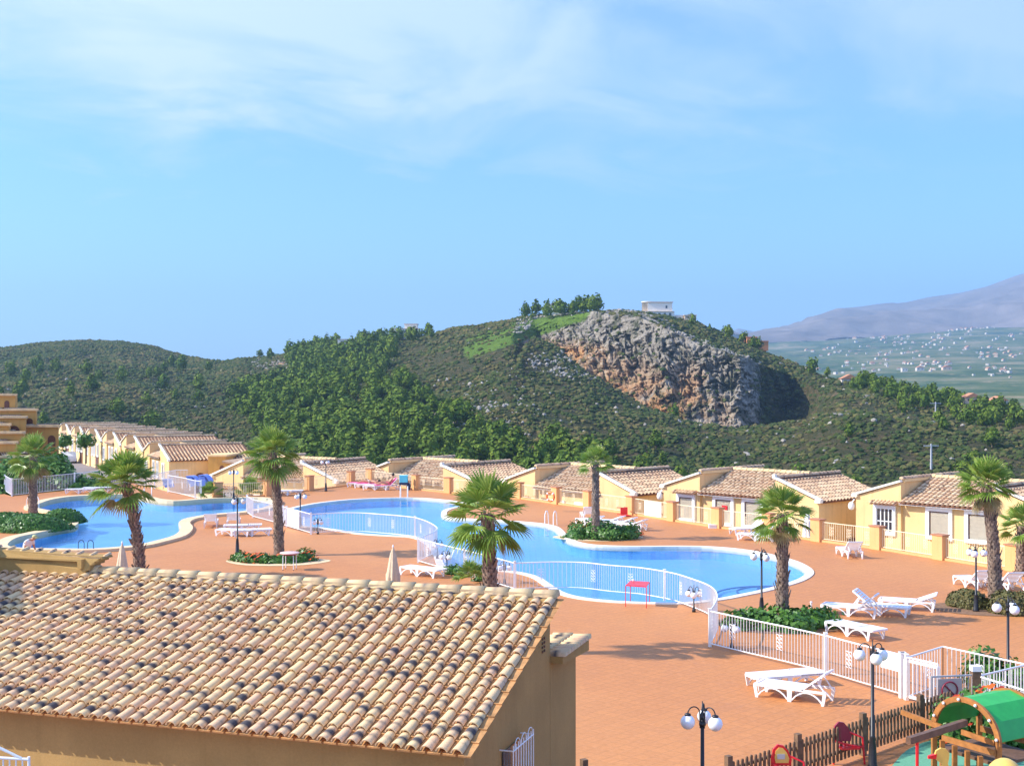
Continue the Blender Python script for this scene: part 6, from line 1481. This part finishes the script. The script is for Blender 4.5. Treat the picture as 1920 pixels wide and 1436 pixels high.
figure('t_shirt',[(0.01,0,0.97),(0.06,0,1.08),(0.20,0,1.30),(0.29,0,1.39),(0.20,0.20,1.34),(0.21,0.25,1.16),(0.20,-0.20,1.34),(0.17,-0.25,1.15)],[(0,1),(1,2),(2,3),(2,4),(4,5),(2,6),(6,7)],[0.175,0.165,0.185,0.075,0.085,0.075,0.085,0.075],M['shirt'],pm)
figure('shorts',[(0,0,0.95),(0.01,0.11,0.84),(0.045,0.12,0.55),(0.01,-0.11,0.84),(0.035,-0.12,0.55)],[(0,1),(1,2),(0,3),(3,4)],[0.155,0.115,0.095,0.115,0.095],M['navy'],pm)
a=MB(); a.ball((0.46,0,1.535),1,14,0,(0.115,0.105,0.085)); a.box((0.57,0,1.50),(0.12,0.15,0.02)); a.build('cap',M['capgreen'],pm)
# sunbather lying on the pink lounger
zl_=0.50
J=dict(pelvis=(0.0,0,zl_),waist=(0.14,0,zl_),chest=(0.38,0,zl_+0.02),neck=(0.55,0,zl_+0.03),chin=(0.62,0,zl_+0.04),skull=(0.74,0,zl_+0.06),shL=(0.42,0.19,zl_+0.02),elL=(0.62,0.30,zl_),wrL=(0.80,0.18,zl_),haL=(0.87,0.13,zl_),shR=(0.42,-0.19,zl_+0.02),elR=(0.62,-0.30,zl_),wrR=(0.80,-0.18,zl_),haR=(0.87,-0.13,zl_),
 hiL=(-0.08,0.10,zl_),knL=(-0.48,0.12,zl_-0.02),anL=(-0.86,0.12,zl_-0.05),toL=(-0.95,0.13,zl_-0.10),hiR=(-0.08,-0.10,zl_),knR=(-0.46,-0.12,zl_+0.10),anR=(-0.84,-0.12,zl_-0.04),toR=(-0.93,-0.13,zl_-0.09),face=(0,1,0.2))
pl_=person(G(693,914),R(-12),'sunbather in white lying on the lounger with the pink towel, head to the right',J)
figure('swimwear',[(0.02,0,zl_),(-0.07,0.09,zl_),(-0.07,-0.09,zl_)],[(0,1),(0,2)],[0.14,0.115,0.115],M['shirt'],pl_)
a=MB(); a.ball((0.77,0,zl_+0.07),1,12,0,(0.12,0.115,0.11)); a.build('hair',M['hair'],pl_)
# sunbather sitting on the bright pink lounger
J=dict(pelvis=(0.22,0,0.46),waist=(0.32,0,0.56),chest=(0.48,0,0.76),neck=(0.57,0,0.90),chin=(0.56,0,0.97),skull=(0.55,0,1.09),shL=(0.46,0.19,0.80),elL=(0.26,0.26,0.62),wrL=(0.05,0.20,0.60),haL=(-0.02,0.18,0.60),shR=(0.46,-0.19,0.80),elR=(0.26,-0.26,0.62),wrR=(0.05,-0.20,0.62),haR=(-0.02,-0.18,0.62),
 hiL=(0.14,0.10,0.45),knL=(-0.26,0.12,0.62),anL=(-0.60,0.12,0.42),toL=(-0.70,0.13,0.42),hiR=(0.14,-0.10,0.45),knR=(-0.28,-0.12,0.52),anR=(-0.66,-0.12,0.42),toR=(-0.76,-0.13,0.44),face=(-1,0,-0.1))
ps_=person(G(723,917),R(18),'dark-haired sunbather sitting up on the bright pink lounger',J)
figure('swimwear',[(0.22,0,0.47),(0.13,0.09,0.46),(0.13,-0.09,0.46)],[(0,1),(0,2)],[0.14,0.115,0.115],M['pink'],ps_)
a=MB(); a.ball((0.575,0,1.12),1,12,0,(0.115,0.115,0.12)); a.build('hair',M['hair'],ps_)
